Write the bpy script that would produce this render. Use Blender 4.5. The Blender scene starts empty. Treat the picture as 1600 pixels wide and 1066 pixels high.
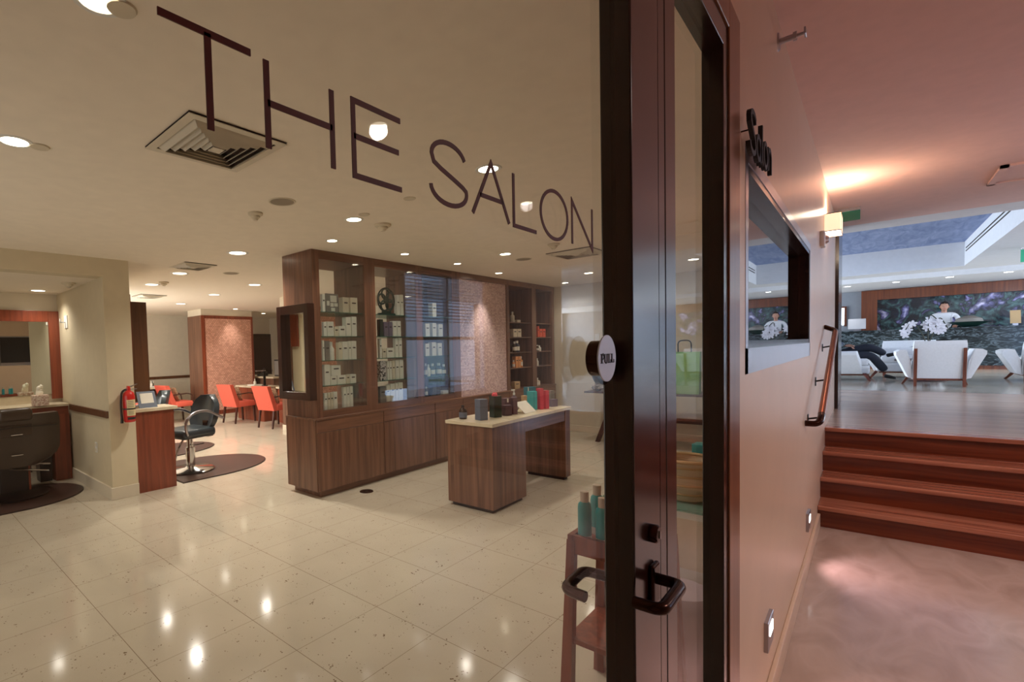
import bpy, bmesh, math, random
from mathutils import Vector, Matrix
random.seed(7)
SC = bpy.context.scene
COL = SC.collection
PI = math.pi

# ------------------------------------------------------------------ camera
YAW, PIT, ROL, FPX, SX, SY = 0.7810771, -0.0393811, -0.0282754, 772.897, -205.673, 46.289
CAMP = Vector((0, 0, 1.5))
_F = Vector((math.cos(YAW)*math.cos(PIT), math.sin(YAW)*math.cos(PIT), math.sin(PIT)))
_R = Vector((math.sin(YAW), -math.cos(YAW), 0))
_U = _R.cross(_F)
_c, _s = math.cos(ROL), math.sin(ROL)
_R, _U = _c*_R + _s*_U, -_s*_R + _c*_U
cam_d = bpy.data.cameras.new('camera')
cam_d.sensor_fit = 'HORIZONTAL'; cam_d.sensor_width = 36
cam_d.lens = FPX/1600*36
cam_d.shift_x = -SX/1600; cam_d.shift_y = SY/1600
cam_d.clip_start = 0.01; cam_d.clip_end = 100
cam = bpy.data.objects.new('camera', cam_d); COL.objects.link(cam)
cam.matrix_world = Matrix(((_R.x, _U.x, -_F.x, 0), (_R.y, _U.y, -_F.y, 0), (_R.z, _U.z, -_F.z, 1.5), (0, 0, 0, 1)))
SC.camera = cam

def ray(px, py):
    a, b = (px-800-SX)/FPX, (py-533-SY)/FPX
    return _R*a - _U*b + _F
def atZ(px, py, z=0.0):
    d = ray(px, py); return CAMP + d*((z-1.5)/d.z)
def atY(px, py, y):
    d = ray(px, py); return CAMP + d*(y/d.y)
def atX(px, py, x):
    d = ray(px, py); return CAMP + d*(x/d.x)

# ------------------------------------------------------------------ materials
def lin(r, g, b):
    def f(c):
        c /= 255.0
        return c/12.92 if c <= 0.04045 else ((c+0.055)/1.055)**2.4
    return (f(r), f(g), f(b), 1.0)
def newmat(name):
    m = bpy.data.materials.new(name); m.use_nodes = True
    nt = m.node_tree
    return m, nt, nt.nodes['Principled BSDF']
def flat(name, rgb, rough=0.5, metal=0.0, bump=0.0, bscale=60, coat=0.0, spec=0.5, vary=0.06):
    m, nt, b = newmat(name)
    b.inputs['Roughness'].default_value = rough
    b.inputs['Metallic'].default_value = metal
    b.inputs['Coat Weight'].default_value = coat
    b.inputs['Specular IOR Level'].default_value = spec
    c = lin(*rgb)
    tc = nt.nodes.new('ShaderNodeTexCoord')
    n = nt.nodes.new('ShaderNodeTexNoise'); n.inputs['Scale'].default_value = bscale*0.2
    nt.links.new(tc.outputs['Object'], n.inputs['Vector'])
    mx = nt.nodes.new('ShaderNodeMix'); mx.data_type = 'RGBA'
    mx.inputs[6].default_value = tuple(x*(1-vary) for x in c[:3]) + (1,)
    mx.inputs[7].default_value = tuple(min(1, x*(1+vary)) for x in c[:3]) + (1,)
    nt.links.new(n.outputs['Fac'], mx.inputs[0]); nt.links.new(mx.outputs[2], b.inputs['Base Color'])
    if bump:
        n2 = nt.nodes.new('ShaderNodeTexNoise'); n2.inputs['Scale'].default_value = bscale
        nt.links.new(tc.outputs['Object'], n2.inputs['Vector'])
        bp = nt.nodes.new('ShaderNodeBump'); bp.inputs['Strength'].default_value = bump; bp.inputs['Distance'].default_value = 0.01
        nt.links.new(n2.outputs['Fac'], bp.inputs['Height']); nt.links.new(bp.outputs['Normal'], b.inputs['Normal'])
    return m
def wood(name, c1, c2, axis='Z', scale=1.0, rough=0.35, coat=0.2):
    m, nt, b = newmat(name)
    b.inputs['Roughness'].default_value = rough; b.inputs['Coat Weight'].default_value = coat
    b.inputs['Coat Roughness'].default_value = 0.15
    tc = nt.nodes.new('ShaderNodeTexCoord'); mp = nt.nodes.new('ShaderNodeMapping')
    s = [26*scale]*3; s['XYZ'.index(axis)] = 1.1*scale
    mp.inputs['Scale'].default_value = s
    nt.links.new(tc.outputs['Object'], mp.inputs['Vector'])
    n = nt.nodes.new('ShaderNodeTexNoise'); n.inputs['Scale'].default_value = 1.0
    n.inputs['Detail'].default_value = 6; n.inputs['Distortion'].default_value = 0.6
    nt.links.new(mp.outputs[0], n.inputs['Vector'])
    r = nt.nodes.new('ShaderNodeValToRGB')
    r.color_ramp.elements[0].position = 0.3; r.color_ramp.elements[0].color = lin(*c1)
    r.color_ramp.elements[1].position = 0.72; r.color_ramp.elements[1].color = lin(*c2)
    nt.links.new(n.outputs['Fac'], r.inputs[0]); nt.links.new(r.outputs[0], b.inputs['Base Color'])
    return m
def glass(name, tint=(1, 1, 1), ior=1.5, boost=1.0):
    m = bpy.data.materials.new(name); m.use_nodes = True
    nt = m.node_tree; nt.nodes.clear()
    out = nt.nodes.new('ShaderNodeOutputMaterial')
    tr = nt.nodes.new('ShaderNodeBsdfTransparent'); tr.inputs[0].default_value = (*tint, 1)
    gl = nt.nodes.new('ShaderNodeBsdfGlossy'); gl.inputs['Roughness'].default_value = 0.0
    geo = nt.nodes.new('ShaderNodeNewGeometry')
    mm = nt.nodes.new('ShaderNodeMapRange')
    mm.inputs[3].default_value = ior; mm.inputs[4].default_value = 1/ior
    nt.links.new(geo.outputs['Backfacing'], mm.inputs[0])
    fr = nt.nodes.new('ShaderNodeFresnel'); nt.links.new(mm.outputs[0], fr.inputs['IOR'])
    mu = nt.nodes.new('ShaderNodeMath'); mu.operation = 'MULTIPLY'; mu.inputs[1].default_value = boost; mu.use_clamp = True
    nt.links.new(fr.outputs[0], mu.inputs[0])
    mx = nt.nodes.new('ShaderNodeMixShader')
    nt.links.new(mu.outputs[0], mx.inputs[0]); nt.links.new(tr.outputs[0], mx.inputs[1]); nt.links.new(gl.outputs[0], mx.inputs[2])
    nt.links.new(mx.outputs[0], out.inputs[0])
    return m
def emit(name, rgb, strength):
    m, nt, b = newmat(name)
    b.inputs['Base Color'].default_value = (*rgb, 1)
    b.inputs['Emission Color'].default_value = (*rgb, 1); b.inputs['Emission Strength'].default_value = strength
    return m

def tile_floor():
    m, nt, b = newmat('terrazzo_tile')
    b.inputs['Roughness'].default_value = 0.1; b.inputs['Specular IOR Level'].default_value = 0.55
    tc = nt.nodes.new('ShaderNodeNewGeometry')
    sep = nt.nodes.new('ShaderNodeSeparateXYZ'); nt.links.new(tc.outputs['Position'], sep.inputs[0])
    def line(sock, off, per, w):
        a = nt.nodes.new('ShaderNodeMath'); a.operation = 'SUBTRACT'; a.inputs[1].default_value = off - per*40
        nt.links.new(sock, a.inputs[0])
        p = nt.nodes.new('ShaderNodeMath'); p.operation = 'PINGPONG'; p.inputs[1].default_value = per/2
        nt.links.new(a.outputs[0], p.inputs[0])
        l = nt.nodes.new('ShaderNodeMath'); l.operation = 'LESS_THAN'; l.inputs[1].default_value = w
        nt.links.new(p.outputs[0], l.inputs[0]); return l
    lx = line(sep.outputs[0], 1.98, 0.57, 0.0016); ly = line(sep.outputs[1], 2.05, 0.42, 0.0012)
    mxl = nt.nodes.new('ShaderNodeMath'); mxl.operation = 'MAXIMUM'
    nt.links.new(lx.outputs[0], mxl.inputs[0]); nt.links.new(ly.outputs[0], mxl.inputs[1])
    n = nt.nodes.new('ShaderNodeTexNoise'); n.inputs['Scale'].default_value = 3; n.inputs['Detail'].default_value = 5
    nt.links.new(tc.outputs['Position'], n.inputs['Vector'])
    base = nt.nodes.new('ShaderNodeMix'); base.data_type = 'RGBA'
    base.inputs[6].default_value = lin(190, 178, 158); base.inputs[7].default_value = lin(206, 195, 175)
    nt.links.new(n.outputs['Fac'], base.inputs[0])
    # chips
    v = nt.nodes.new('ShaderNodeTexVoronoi'); v.inputs['Scale'].default_value = 55
    nt.links.new(tc.outputs['Position'], v.inputs['Vector'])
    n2 = nt.nodes.new('ShaderNodeTexNoise'); n2.inputs['Scale'].default_value = 14
    nt.links.new(tc.outputs['Position'], n2.inputs['Vector'])
    th = nt.nodes.new('ShaderNodeMapRange'); th.inputs[1].default_value = 0.46; th.inputs[2].default_value = 0.8
    th.inputs[3].default_value = 0.0; th.inputs[4].default_value = 0.4
    nt.links.new(n2.outputs['Fac'], th.inputs[0])
    sp = nt.nodes.new('ShaderNodeMath'); sp.operation = 'LESS_THAN'
    nt.links.new(v.outputs['Distance'], sp.inputs[0]); nt.links.new(th.outputs[0], sp.inputs[1])
    chip = nt.nodes.new('ShaderNodeMix'); chip.data_type = 'RGBA'; chip.inputs[7].default_value = lin(120, 100, 78)
    nt.links.new(sp.outputs[0], chip.inputs[0]); nt.links.new(base.outputs[2], chip.inputs[6])
    gr = nt.nodes.new('ShaderNodeMix'); gr.data_type = 'RGBA'; gr.inputs[7].default_value = lin(128, 110, 88)
    nt.links.new(mxl.outputs[0], gr.inputs[0]); nt.links.new(chip.outputs[2], gr.inputs[6])
    nt.links.new(gr.outputs[2], b.inputs['Base Color'])
    return m
def noise_ramp(name, stops, scale=(1, 1, 1), nscale=2.0, detail=8, dist=1.0, rough=0.2, spec=0.5, world=False, kind='noise'):
    m, nt, b = newmat(name)
    b.inputs['Roughness'].default_value = rough; b.inputs['Specular IOR Level'].default_value = spec
    tc = nt.nodes.new('ShaderNodeTexCoord'); mp = nt.nodes.new('ShaderNodeMapping'); mp.inputs['Scale'].default_value = scale
    nt.links.new(tc.outputs['Object'], mp.inputs['Vector'])
    n = nt.nodes.new('ShaderNodeTexNoise'); n.inputs['Scale'].default_value = nscale
    n.inputs['Detail'].default_value = detail; n.inputs['Distortion'].default_value = dist
    nt.links.new(mp.outputs[0], n.inputs['Vector'])
    r = nt.nodes.new('ShaderNodeValToRGB')
    els = r.color_ramp.elements
    while len(els) < len(stops): els.new(0.5)
    for e, (p, c) in zip(els, stops): e.position = p; e.color = lin(*c)
    nt.links.new(n.outputs['Fac'], r.inputs[0]); nt.links.new(r.outputs[0], b.inputs['Base Color'])
    return m
def mosaic(name, c1, c2, cm, s=0.018):
    m, nt, b = newmat(name)
    b.inputs['Roughness'].default_value = 0.3
    geo = nt.nodes.new('ShaderNodeNewGeometry')
    sep = nt.nodes.new('ShaderNodeSeparateXYZ'); nt.links.new(geo.outputs['Position'], sep.inputs[0])
    ad = nt.nodes.new('ShaderNodeMath'); nt.links.new(sep.outputs[0], ad.inputs[0]); nt.links.new(sep.outputs[1], ad.inputs[1])
    cb = nt.nodes.new('ShaderNodeCombineXYZ'); nt.links.new(ad.outputs[0], cb.inputs[0]); nt.links.new(sep.outputs[2], cb.inputs[1])
    br = nt.nodes.new('ShaderNodeTexBrick'); br.inputs['Scale'].default_value = 1
    br.inputs['Brick Width'].default_value = s*1.6; br.inputs['Row Height'].default_value = s; br.inputs['Mortar Size'].default_value = s*0.1
    br.inputs['Color1'].default_value = lin(*c1); br.inputs['Color2'].default_value = lin(*c2); br.inputs['Mortar'].default_value = lin(*cm)
    nt.links.new(cb.outputs[0], br.inputs['Vector']); nt.links.new(br.outputs['Color'], b.inputs['Base Color'])
    n = nt.nodes.new('ShaderNodeTexNoise'); n.inputs['Scale'].default_value = 60
    nt.links.new(cb.outputs[0], n.inputs['Vector'])
    bp = nt.nodes.new('ShaderNodeBump'); bp.inputs['Strength'].default_value = 0.35; bp.inputs['Distance'].default_value = 0.004
    nt.links.new(n.outputs['Fac'], bp.inputs['Height']); nt.links.new(bp.outputs['Normal'], b.inputs['Normal'])
    return m
def mural_mat():
    m, nt, b = newmat('floral_mural')
    b.inputs['Roughness'].default_value = 0.25
    tc = nt.nodes.new('ShaderNodeTexCoord')
    n = nt.nodes.new('ShaderNodeTexNoise'); n.inputs['Scale'].default_value = 2.2; n.inputs['Detail'].default_value = 6; n.inputs['Distortion'].default_value = 1.2
    nt.links.new(tc.outputs['Object'], n.inputs['Vector'])
    r = nt.nodes.new('ShaderNodeValToRGB'); els = r.color_ramp.elements
    st = [(0.0, (16, 18, 26)), (0.42, (28, 30, 42)), (0.5, (74, 108, 104)), (0.54, (30, 32, 46)), (0.59, (126, 122, 172)), (0.66, (226, 218, 240))]
    while len(els) < len(st): els.new(0.5)
    for e, (p, c) in zip(els, st): e.position = p; e.color = lin(*c)
    nt.links.new(n.outputs['Fac'], r.inputs[0])
    n2 = nt.nodes.new('ShaderNodeTexNoise'); n2.inputs['Scale'].default_value = 9; n2.inputs['Detail'].default_value = 4
    nt.links.new(tc.outputs['Object'], n2.inputs['Vector'])
    r2 = nt.nodes.new('ShaderNodeValToRGB'); r2.color_ramp.elements[0].position = .4; r2.color_ramp.elements[0].color = (0.25, .25, .3, 1)
    r2.color_ramp.elements[1].position = .65; r2.color_ramp.elements[1].color = (1.2, 1.2, 1.2, 1)
    nt.links.new(n2.outputs['Fac'], r2.inputs[0])
    mx = nt.nodes.new('ShaderNodeMix'); mx.data_type = 'RGBA'; mx.blend_type = 'MULTIPLY'; mx.inputs[0].default_value = 1
    nt.links.new(r.outputs[0], mx.inputs[6]); nt.links.new(r2.outputs[0], mx.inputs[7])
    nt.links.new(mx.outputs[2], b.inputs['Base Color'])
    return m

M = {}
M['floor'] = tile_floor()
M['corridor_floor'] = noise_ramp('travertine', [(0.3, (168, 142, 128)), (0.55, (188, 162, 148)), (0.75, (174, 148, 134))], (1.5, 3, 1), 1.6, 9, 0.8, 0.14)
M['paint_cream'] = flat('paint_cream', (218, 206, 184), 0.75, bump=0.05)
M['paint_beam'] = flat('paint_beam', (214, 200, 170), 0.75, bump=0.05)
M['ceiling'] = flat('ceiling_paint', (242, 230, 212), 0.85)
M['corridor_ceiling'] = flat('corridor_ceiling_paint', (230, 196, 186), 0.85)
M['corridor_wall'] = flat('corridor_wall_paint', (216, 186, 160), 0.32, bump=0.03, bscale=25)
M['lobby_white'] = flat('lobby_white_paint', (226, 226, 228), 0.8)
M['lobby_grey'] = flat('lobby_grey_paint', (146, 150, 156), 0.8)
M['sky_tint_plaster'] = noise_ramp('sky_tint_plaster', [(0.3, (112, 132, 176)), (0.7, (158, 172, 208))], (1, 5, 1), 1.6, 8, 1, 0.7)  # bluish light in the recess is put into the plaster colour
M['wood_cab'] = wood('walnut_cabinet', (84, 55, 42), (134, 93, 71))
M['wood_cab_h'] = wood('walnut_cabinet_horizontal', (84, 55, 42), (134, 93, 71), 'X')
M['wood_red'] = wood('mahogany', (104, 44, 26), (150, 72, 44))
M['wood_red_h'] = wood('mahogany_horizontal', (104, 44, 26), (150, 72, 44), 'X')
M['wood_brown'] = wood('brown_panel', (82, 50, 28), (110, 70, 42))
M['wood_frame'] = wood('dark_door_wood', (30, 14, 10), (50, 23, 18), rough=0.22, coat=0.4)
M['wood_casing'] = wood('copper_brown_casing', (112, 68, 40), (142, 92, 60), rough=0.3)
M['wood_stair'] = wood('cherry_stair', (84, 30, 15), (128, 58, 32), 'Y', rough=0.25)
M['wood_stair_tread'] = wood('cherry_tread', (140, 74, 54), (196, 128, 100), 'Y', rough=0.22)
M['wood_floor'] = wood('lobby_wood_floor', (150, 126, 112), (196, 172, 154), 'Y', 0.5, rough=0.26, coat=0.1)
M['lobby_stone'] = noise_ramp('lobby_stone', [(0.3, (170, 158, 140)), (0.7, (206, 196, 180))], (1, 1, 1), 1.5, 6, 0.5, 0.12)
M['wood_portal'] = wood('portal_wood', (84, 38, 16), (124, 64, 30))
M['wood_leg'] = wood('dark_leg_wood', (46, 20, 14), (76, 36, 26))
M['wood_lounge'] = wood('walnut_lounge_leg', (92, 44, 30), (136, 74, 52))
M['marble'] = noise_ramp('dark_green_marble', [(0.3, (18, 22, 24)), (0.5, (38, 46, 48)), (0.58, (92, 104, 110)), (0.66, (30, 36, 38))], (1, 2.0, 5), 2.2, 10, 2.0, 0.15)
M['stone_top'] = noise_ramp('cream_stone_top', [(0.3, (206, 190, 160)), (0.7, (226, 212, 186))], (1, 1, 1), 6, 6, 0.3, 0.25)
M['mosaic'] = mosaic('pink_mosaic', (242, 214, 208), (200, 164, 162), (160, 130, 128), 0.022)
M['mosaic_far'] = mosaic('salmon_mosaic', (238, 186, 164), (204, 150, 130), (176, 124, 106), 0.034)
M['glass'] = glass('clear_glass', (0.985, 0.995, 0.985), boost=0.5)
M['glass_cab'] = glass('cabinet_glass', (0.95, 0.98, 0.98), boost=1.4)
M['glass_shelf'] = glass('green_shelf_glass', (0.62, 0.86, 0.8), boost=1.0)
_nt = M['glass_shelf'].node_tree
_o = next(n for n in _nt.nodes if n.type == 'OUTPUT_MATERIAL'); _m = next(n for n in _nt.nodes if n.type == 'MIX_SHADER')
_d = _nt.nodes.new('ShaderNodeBsdfDiffuse'); _d.inputs[0].default_value = lin(70, 150, 136)
_x = _nt.nodes.new('ShaderNodeMixShader'); _x.inputs[0].default_value = 0.3
_nt.links.new(_m.outputs[0], _x.inputs[1]); _nt.links.new(_d.outputs[0], _x.inputs[2]); _nt.links.new(_x.outputs[0], _o.inputs[0])
M['glass_dark'] = glass('display_glass', (0.9, 0.9, 0.9), boost=1.3)
M['letter'] = flat('maroon_vinyl', (84, 20, 15), 0.5)
M['mirror'] = flat('mirror_silver', (225, 228, 222), 0.01, 1.0, vary=0.0)
M['chrome'] = flat('chrome', (214, 214, 216), 0.12, 1.0, vary=0.02)
M['steel'] = flat('brushed_steel', (176, 172, 178), 0.28, 1.0)
M['bronze'] = flat('dark_bronze', (58, 34, 26), 0.22, 0.85)
M['copper'] = flat('copper_rail', (150, 88, 62), 0.22, 0.9)
M['plate'] = flat('satin_plate', (196, 190, 196), 0.35, 0.25)
M['black'] = flat('black_plastic', (22, 20, 20), 0.35)
M['black_gap'] = flat('dark_gasket', (16, 14, 13), 0.6)
M['leather'] = flat('black_leather', (62, 50, 40), 0.33, bump=0.1, bscale=90)
M['leather_blue'] = flat('slate_leather', (46, 56, 62), 0.3, bump=0.1, bscale=90)
M['mat'] = flat('brown_rubber_mat', (70, 50, 44), 0.38, bump=0.05)
M['mat_edge'] = flat('black_rubber_edge', (40, 30, 27), 0.45)
M['red_fabric'] = flat('coral_fabric', (224, 98, 78), 0.75, bump=0.15, bscale=120)
M['cushion'] = noise_ramp('tan_cushion', [(0.35, (120, 88, 66)), (0.6, (190, 160, 128))], (1, 1, 1), 40, 2, 0, 0.8)
M['white'] = flat('white_plastic', (232, 230, 224), 0.45)
M['white_box'] = flat('white_carton', (232, 226, 212), 0.55)
M['cream_box'] = flat('cream_carton', (222, 208, 184), 0.6)
M['grey_box'] = flat('grey_carton', (126, 120, 114), 0.6)
M['label_black'] = flat('black_print', (32, 30, 30), 0.6)
M['navy'] = flat('navy_carton', (34, 48, 66), 0.4)
M['purple_grey'] = flat('mauve_carton', (112, 100, 118), 0.5)
M['green_dark'] = flat('verdigris_bronze', (26, 58, 52), 0.4, 0.2)
M['floral_box'] = noise_ramp('black_white_floral', [(0.45, (30, 24, 28)), (0.5, (222, 214, 210))], (1, 1, 1), 45, 2, 1, 0.5)
M['orange'] = flat('orange_bottle', (222, 150, 92), 0.4)
M['tan_box'] = flat('tan_carton', (196, 164, 120), 0.6)
M['redorange'] = flat('red_orange_band', (226, 92, 66), 0.5)
M['slate_box'] = flat('slate_blue_box', (96, 106, 124), 0.5)
M['green_bag'] = flat('dark_green_bag', (20, 42, 32), 0.35)
M['pink'] = flat('pink_tissue', (236, 92, 106), 0.7)
M['plum'] = flat('plum_bag', (98, 70, 78), 0.5)
M['plum_dark'] = flat('plum_box', (80, 58, 68), 0.5)
M['teal'] = flat('turquoise_box', (58, 172, 178), 0.45)
M['teal_dark'] = flat('dark_teal_bag', (26, 104, 122), 0.5)
M['rose_red'] = flat('rose_red_box', (212, 62, 84), 0.5)
M['amber'] = flat('dark_amber_bottle', (48, 34, 28), 0.15)
M['teal_bottle'] = flat('teal_bottle_plastic', (42, 150, 152), 0.35)
M['cap'] = flat('taupe_cap', (202, 184, 166), 0.5)
M['ext_red'] = flat('extinguisher_red', (206, 32, 30), 0.25, coat=0.4)
M['paper'] = flat('label_paper', (222, 206, 160), 0.6)
M['tissue_box'] = noise_ramp('patterned_carton', [(0.4, (190, 150, 132)), (0.6, (232, 214, 196))], (1, 1, 1), 60, 2, 0, 0.7)
M['tissue'] = flat('tissue_paper', (244, 236, 216), 0.9)
M['lime'] = flat('lime_bag', (138, 190, 116), 0.5)
M['crinkle'] = flat('silver_cellophane', (196, 194, 196), 0.22, 0.7, bump=0.8, bscale=35)
M['wire'] = flat('cream_wicker', (206, 186, 158), 0.6)
M['lilac'] = flat('lilac_fabric', (176, 158, 166), 0.8)
M['upholstery'] = flat('white_upholstery', (236, 236, 236), 0.8, bump=0.08, bscale=150)
M['trouser'] = flat('charcoal_trousers', (36, 40, 52), 0.8)
M['shirt_grey'] = flat('grey_shirt', (96, 104, 114), 0.85)
M['shirt_white'] = flat('white_shirt', (226, 226, 230), 0.85)
M['skin'] = flat('skin', (190, 140, 116), 0.55)
M['hair'] = flat('dark_hair', (30, 22, 20), 0.6)
M['shoe'] = flat('black_shoe', (14, 13, 13), 0.3)
M['petal'] = flat('white_petal', (244, 240, 244), 0.7)
M['stem'] = flat('orchid_stem', (50, 52, 34), 0.6)
M['grille'] = flat('cream_grille', (214, 204, 184), 0.5)
M['dark_slot'] = flat('dark_slot', (48, 38, 28), 0.8)
M['mesh_grey'] = flat('grey_mesh', (150, 138, 120), 0.7)
M['sensor'] = flat('sensor_plastic', (214, 202, 178), 0.5)
M['green_exit'] = glass('green_sign_glass', (0.35, 0.8, 0.62), boost=1.0)
M['green_sign'] = flat('green_sign_face', (40, 190, 140), 0.4)
M['screen_back'] = flat('silver_computer_back', (186, 186, 190), 0.3, 0.4)
M['lamp_warm'] = emit('lamp_warm', (1.0, 0.86, 0.64), 14)
M['lamp_soft'] = emit('lamp_soft', (1.0, 0.88, 0.7), 5)
M['lamp_cool'] = emit('lamp_cool', (0.9, 0.95, 1.0), 12)
M['shade'] = emit('lit_fabric_shade', (1.0, 0.74, 0.5), 1.0)
M['shade_bottom'] = emit('lit_shade_diffuser', (1.0, 0.9, 0.76), 5)
M['window_or_fill_light'] = emit('daylight_window', (0.85, 0.93, 1.0), 3.5)
M['mural'] = mural_mat()
M['steplight'] = emit('steplight_lens', (1.0, 0.95, 0.9), 3)
M['screen'] = noise_ramp('framed_photos', [(0.45, (92, 84, 72)), (0.5, (214, 206, 188))], (1, 1, 1), 9, 0, 0, 0.5)

# ------------------------------------------------------------------ builders
class MB:
    def __init__(self): self.bm = bmesh.new()
    def _add(self, verts, faces):
        vs = [self.bm.verts.new(v) for v in verts]
        for f in faces:
            try: self.bm.faces.new([vs[i] for i in f])
            except ValueError: pass
        return self
    def box(self, x0, x1, y0, y1, z0, z1, bev=0.0):
        x0, x1 = min(x0, x1), max(x0, x1); y0, y1 = min(y0, y1), max(y0, y1); z0, z1 = min(z0, z1), max(z0, z1)
        t = bmesh.new()
        bmesh.ops.create_cube(t, size=1)
        for v in t.verts:
            v.co = Vector(((x0+x1)/2 + v.co.x*(x1-x0), (y0+y1)/2 + v.co.y*(y1-y0), (z0+z1)/2 + v.co.z*(z1-z0)))
        if bev:
            bmesh.ops.bevel(t, geom=t.edges[:], offset=min(bev, 0.45*min(x1-x0, y1-y0, z1-z0)), segments=3, affect='EDGES', profile=0.5)
        return self.merge(t)
    def merge(self, t, mat=None):
        if mat is not None: t.transform(mat)
        me = bpy.data.meshes.new('tmp'); t.to_mesh(me); t.free()
        self.bm.from_mesh(me); bpy.data.meshes.remove(me)
        return self
    def xf(self, mat):
        self.bm.transform(mat); return self
    def prism(self, pts, d):          # pts: 3d polygon, extruded by vector d
        n = len(pts); d = Vector(d)
        v = [Vector(p) for p in pts] + [Vector(p)+d for p in pts]
        return self._add(v, [list(range(n))[::-1], list(range(n, 2*n))] + [[i, (i+1) % n, n+(i+1) % n, n+i] for i in range(n)])
    def loft(self, rings, cap=True):
        n = len(rings[0]); v = [p for r in rings for p in r]; f = []
        for k in range(len(rings)-1):
            for i in range(n):
                f.append([k*n+i, k*n+(i+1) % n, (k+1)*n+(i+1) % n, (k+1)*n+i])
        if cap: f += [list(range(n))[::-1], list(range((len(rings)-1)*n, len(rings)*n))]
        return self._add(v, f)
    def lathe(self, prof, c=(0, 0, 0), seg=24, axis='Z', sy=1.0):   # prof [(r,h)]
        rings = []
        for r, h in prof:
            ring = []
            for i in range(seg):
                a = 2*PI*i/seg; p = (r*math.cos(a), r*sy*math.sin(a), h)
                if axis == 'Y': p = (p[0], h, p[1])
                elif axis == 'X': p = (h, p[0], p[1])
                ring.append(Vector(c)+Vector(p))
            rings.append(ring)
        t = MB(); t.loft(rings, cap=False)
        bmesh.ops.remove_doubles(t.bm, verts=t.bm.verts[:], dist=1e-6)
        return self.merge(t.bm)
    def tube(self, pts, r, seg=10, r_end=None, closed=False):
        pts = [Vector(p) for p in pts]; rings = []; n = len(pts)
        up = None
        for i, p in enumerate(pts):
            t = (pts[min(i+1, n-1)]-pts[max(i-1, 0)]).normalized()
            if up is None:
                up = Vector((0, 0, 1)) if abs(t.z) < 0.9 else Vector((1, 0, 0))
            a = t.cross(up).normalized(); b = a.cross(t).normalized(); up = b
            rr = r if r_end is None else r + (r_end-r)*i/(n-1)
            rings.append([p + a*rr*math.cos(2*PI*k/seg) + b*rr*math.sin(2*PI*k/seg) for k in range(seg)])
        return self.loft(rings)
    def ball(self, c, rx, ry=None, rz=None, sub=2):
        t = bmesh.new(); bmesh.ops.create_icosphere(t, subdivisions=sub, radius=1)
        ry = ry or rx; rz = rz or rx
        return self.merge(t, Matrix.Translation(c) @ Matrix.Diagonal((rx, ry, rz, 1)))
    def build(self, name, mat, parent=None, origin=None, smooth=False):
        if origin is not None: self.bm.transform(Matrix.Translation(-Vector(origin)))
        bmesh.ops.recalc_face_normals(self.bm, faces=self.bm.faces[:])
        me = bpy.data.meshes.new(name); self.bm.to_mesh(me); self.bm.free()
        me.materials.append(mat)
        if smooth:
            for p in me.polygons: p.use_smooth = True
            try: me.set_sharp_from_angle(angle=math.radians(40))
            except Exception: pass
        o = bpy.data.objects.new(name, me); COL.objects.link(o)
        if origin is not None and parent is None: o.location = origin
        if parent is not None: o.parent = parent
        return o
def tag(o, label=None, cat=None, group=None, kind=None):
    if label: o['label'] = label
    if cat: o['category'] = cat
    if group: o['group'] = group
    if kind: o['kind'] = kind
    return o
def thing(name, label, cat, loc, rz=0.0, group=None, kind=None):
    o = bpy.data.objects.new(name, None); COL.objects.link(o)
    o.location = loc; o.rotation_euler = (0, 0, rz); o.empty_display_size = 0.05
    return tag(o, label, cat, group, kind)
def struct(name, mb, mat, label=None, cat=None, smooth=False):
    o = mb.build(name, mat, smooth=smooth)
    return tag(o, label, cat, kind='structure')
def copy_tree(o, parent=None):
    c = o.copy(); COL.objects.link(c)
    if parent is not None: c.parent = parent
    for ch in list(o.children): copy_tree(ch, c)
    return c
def place(o, loc, rz=None, label=None, group=None):
    o.location = loc
    if rz is not None: o.rotation_euler = (0, 0, rz)
    if label: o['label'] = label
    if group: o['group'] = group
    return o
def bezarc(pts, r, n=5):
    """polyline with rounded corners"""
    pts = [Vector(p) for p in pts]; out = [pts[0]]
    for i in range(1, len(pts)-1):
        a = pts[i] + (pts[i-1]-pts[i]).normalized()*r; b = pts[i] + (pts[i+1]-pts[i]).normalized()*r
        for k in range(n+1):
            t = k/n; out.append(a*(1-t)**2 + pts[i]*2*t*(1-t) + b*t*t)
    out.append(pts[-1]); return out
def spot(name, parent, loc, power, color, size=2.0, blend=0.8, radius=0.05, target=None):
    l = bpy.data.lights.new(name, 'SPOT'); l.energy = power; l.color = color
    l.spot_size = size; l.spot_blend = blend; l.shadow_soft_size = radius
    o = bpy.data.objects.new(name, l); COL.objects.link(o); o.location = loc
    if target is not None:
        o.rotation_euler = (Vector(target)-Vector(loc)).to_track_quat('-Z', 'Y').to_euler()
    if parent is not None: o.parent = parent
    return o
def area(name, parent, loc, power, color, sx, sy, rot=(0, 0, 0)):
    l = bpy.data.lights.new(name, 'AREA'); l.energy = power; l.color = color
    l.shape = 'RECTANGLE'; l.size = sx; l.size_y = sy
    o = bpy.data.objects.new(name, l); COL.objects.link(o); o.location = loc; o.rotation_euler = rot
    if parent is not None: o.parent = parent
    return o
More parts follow.
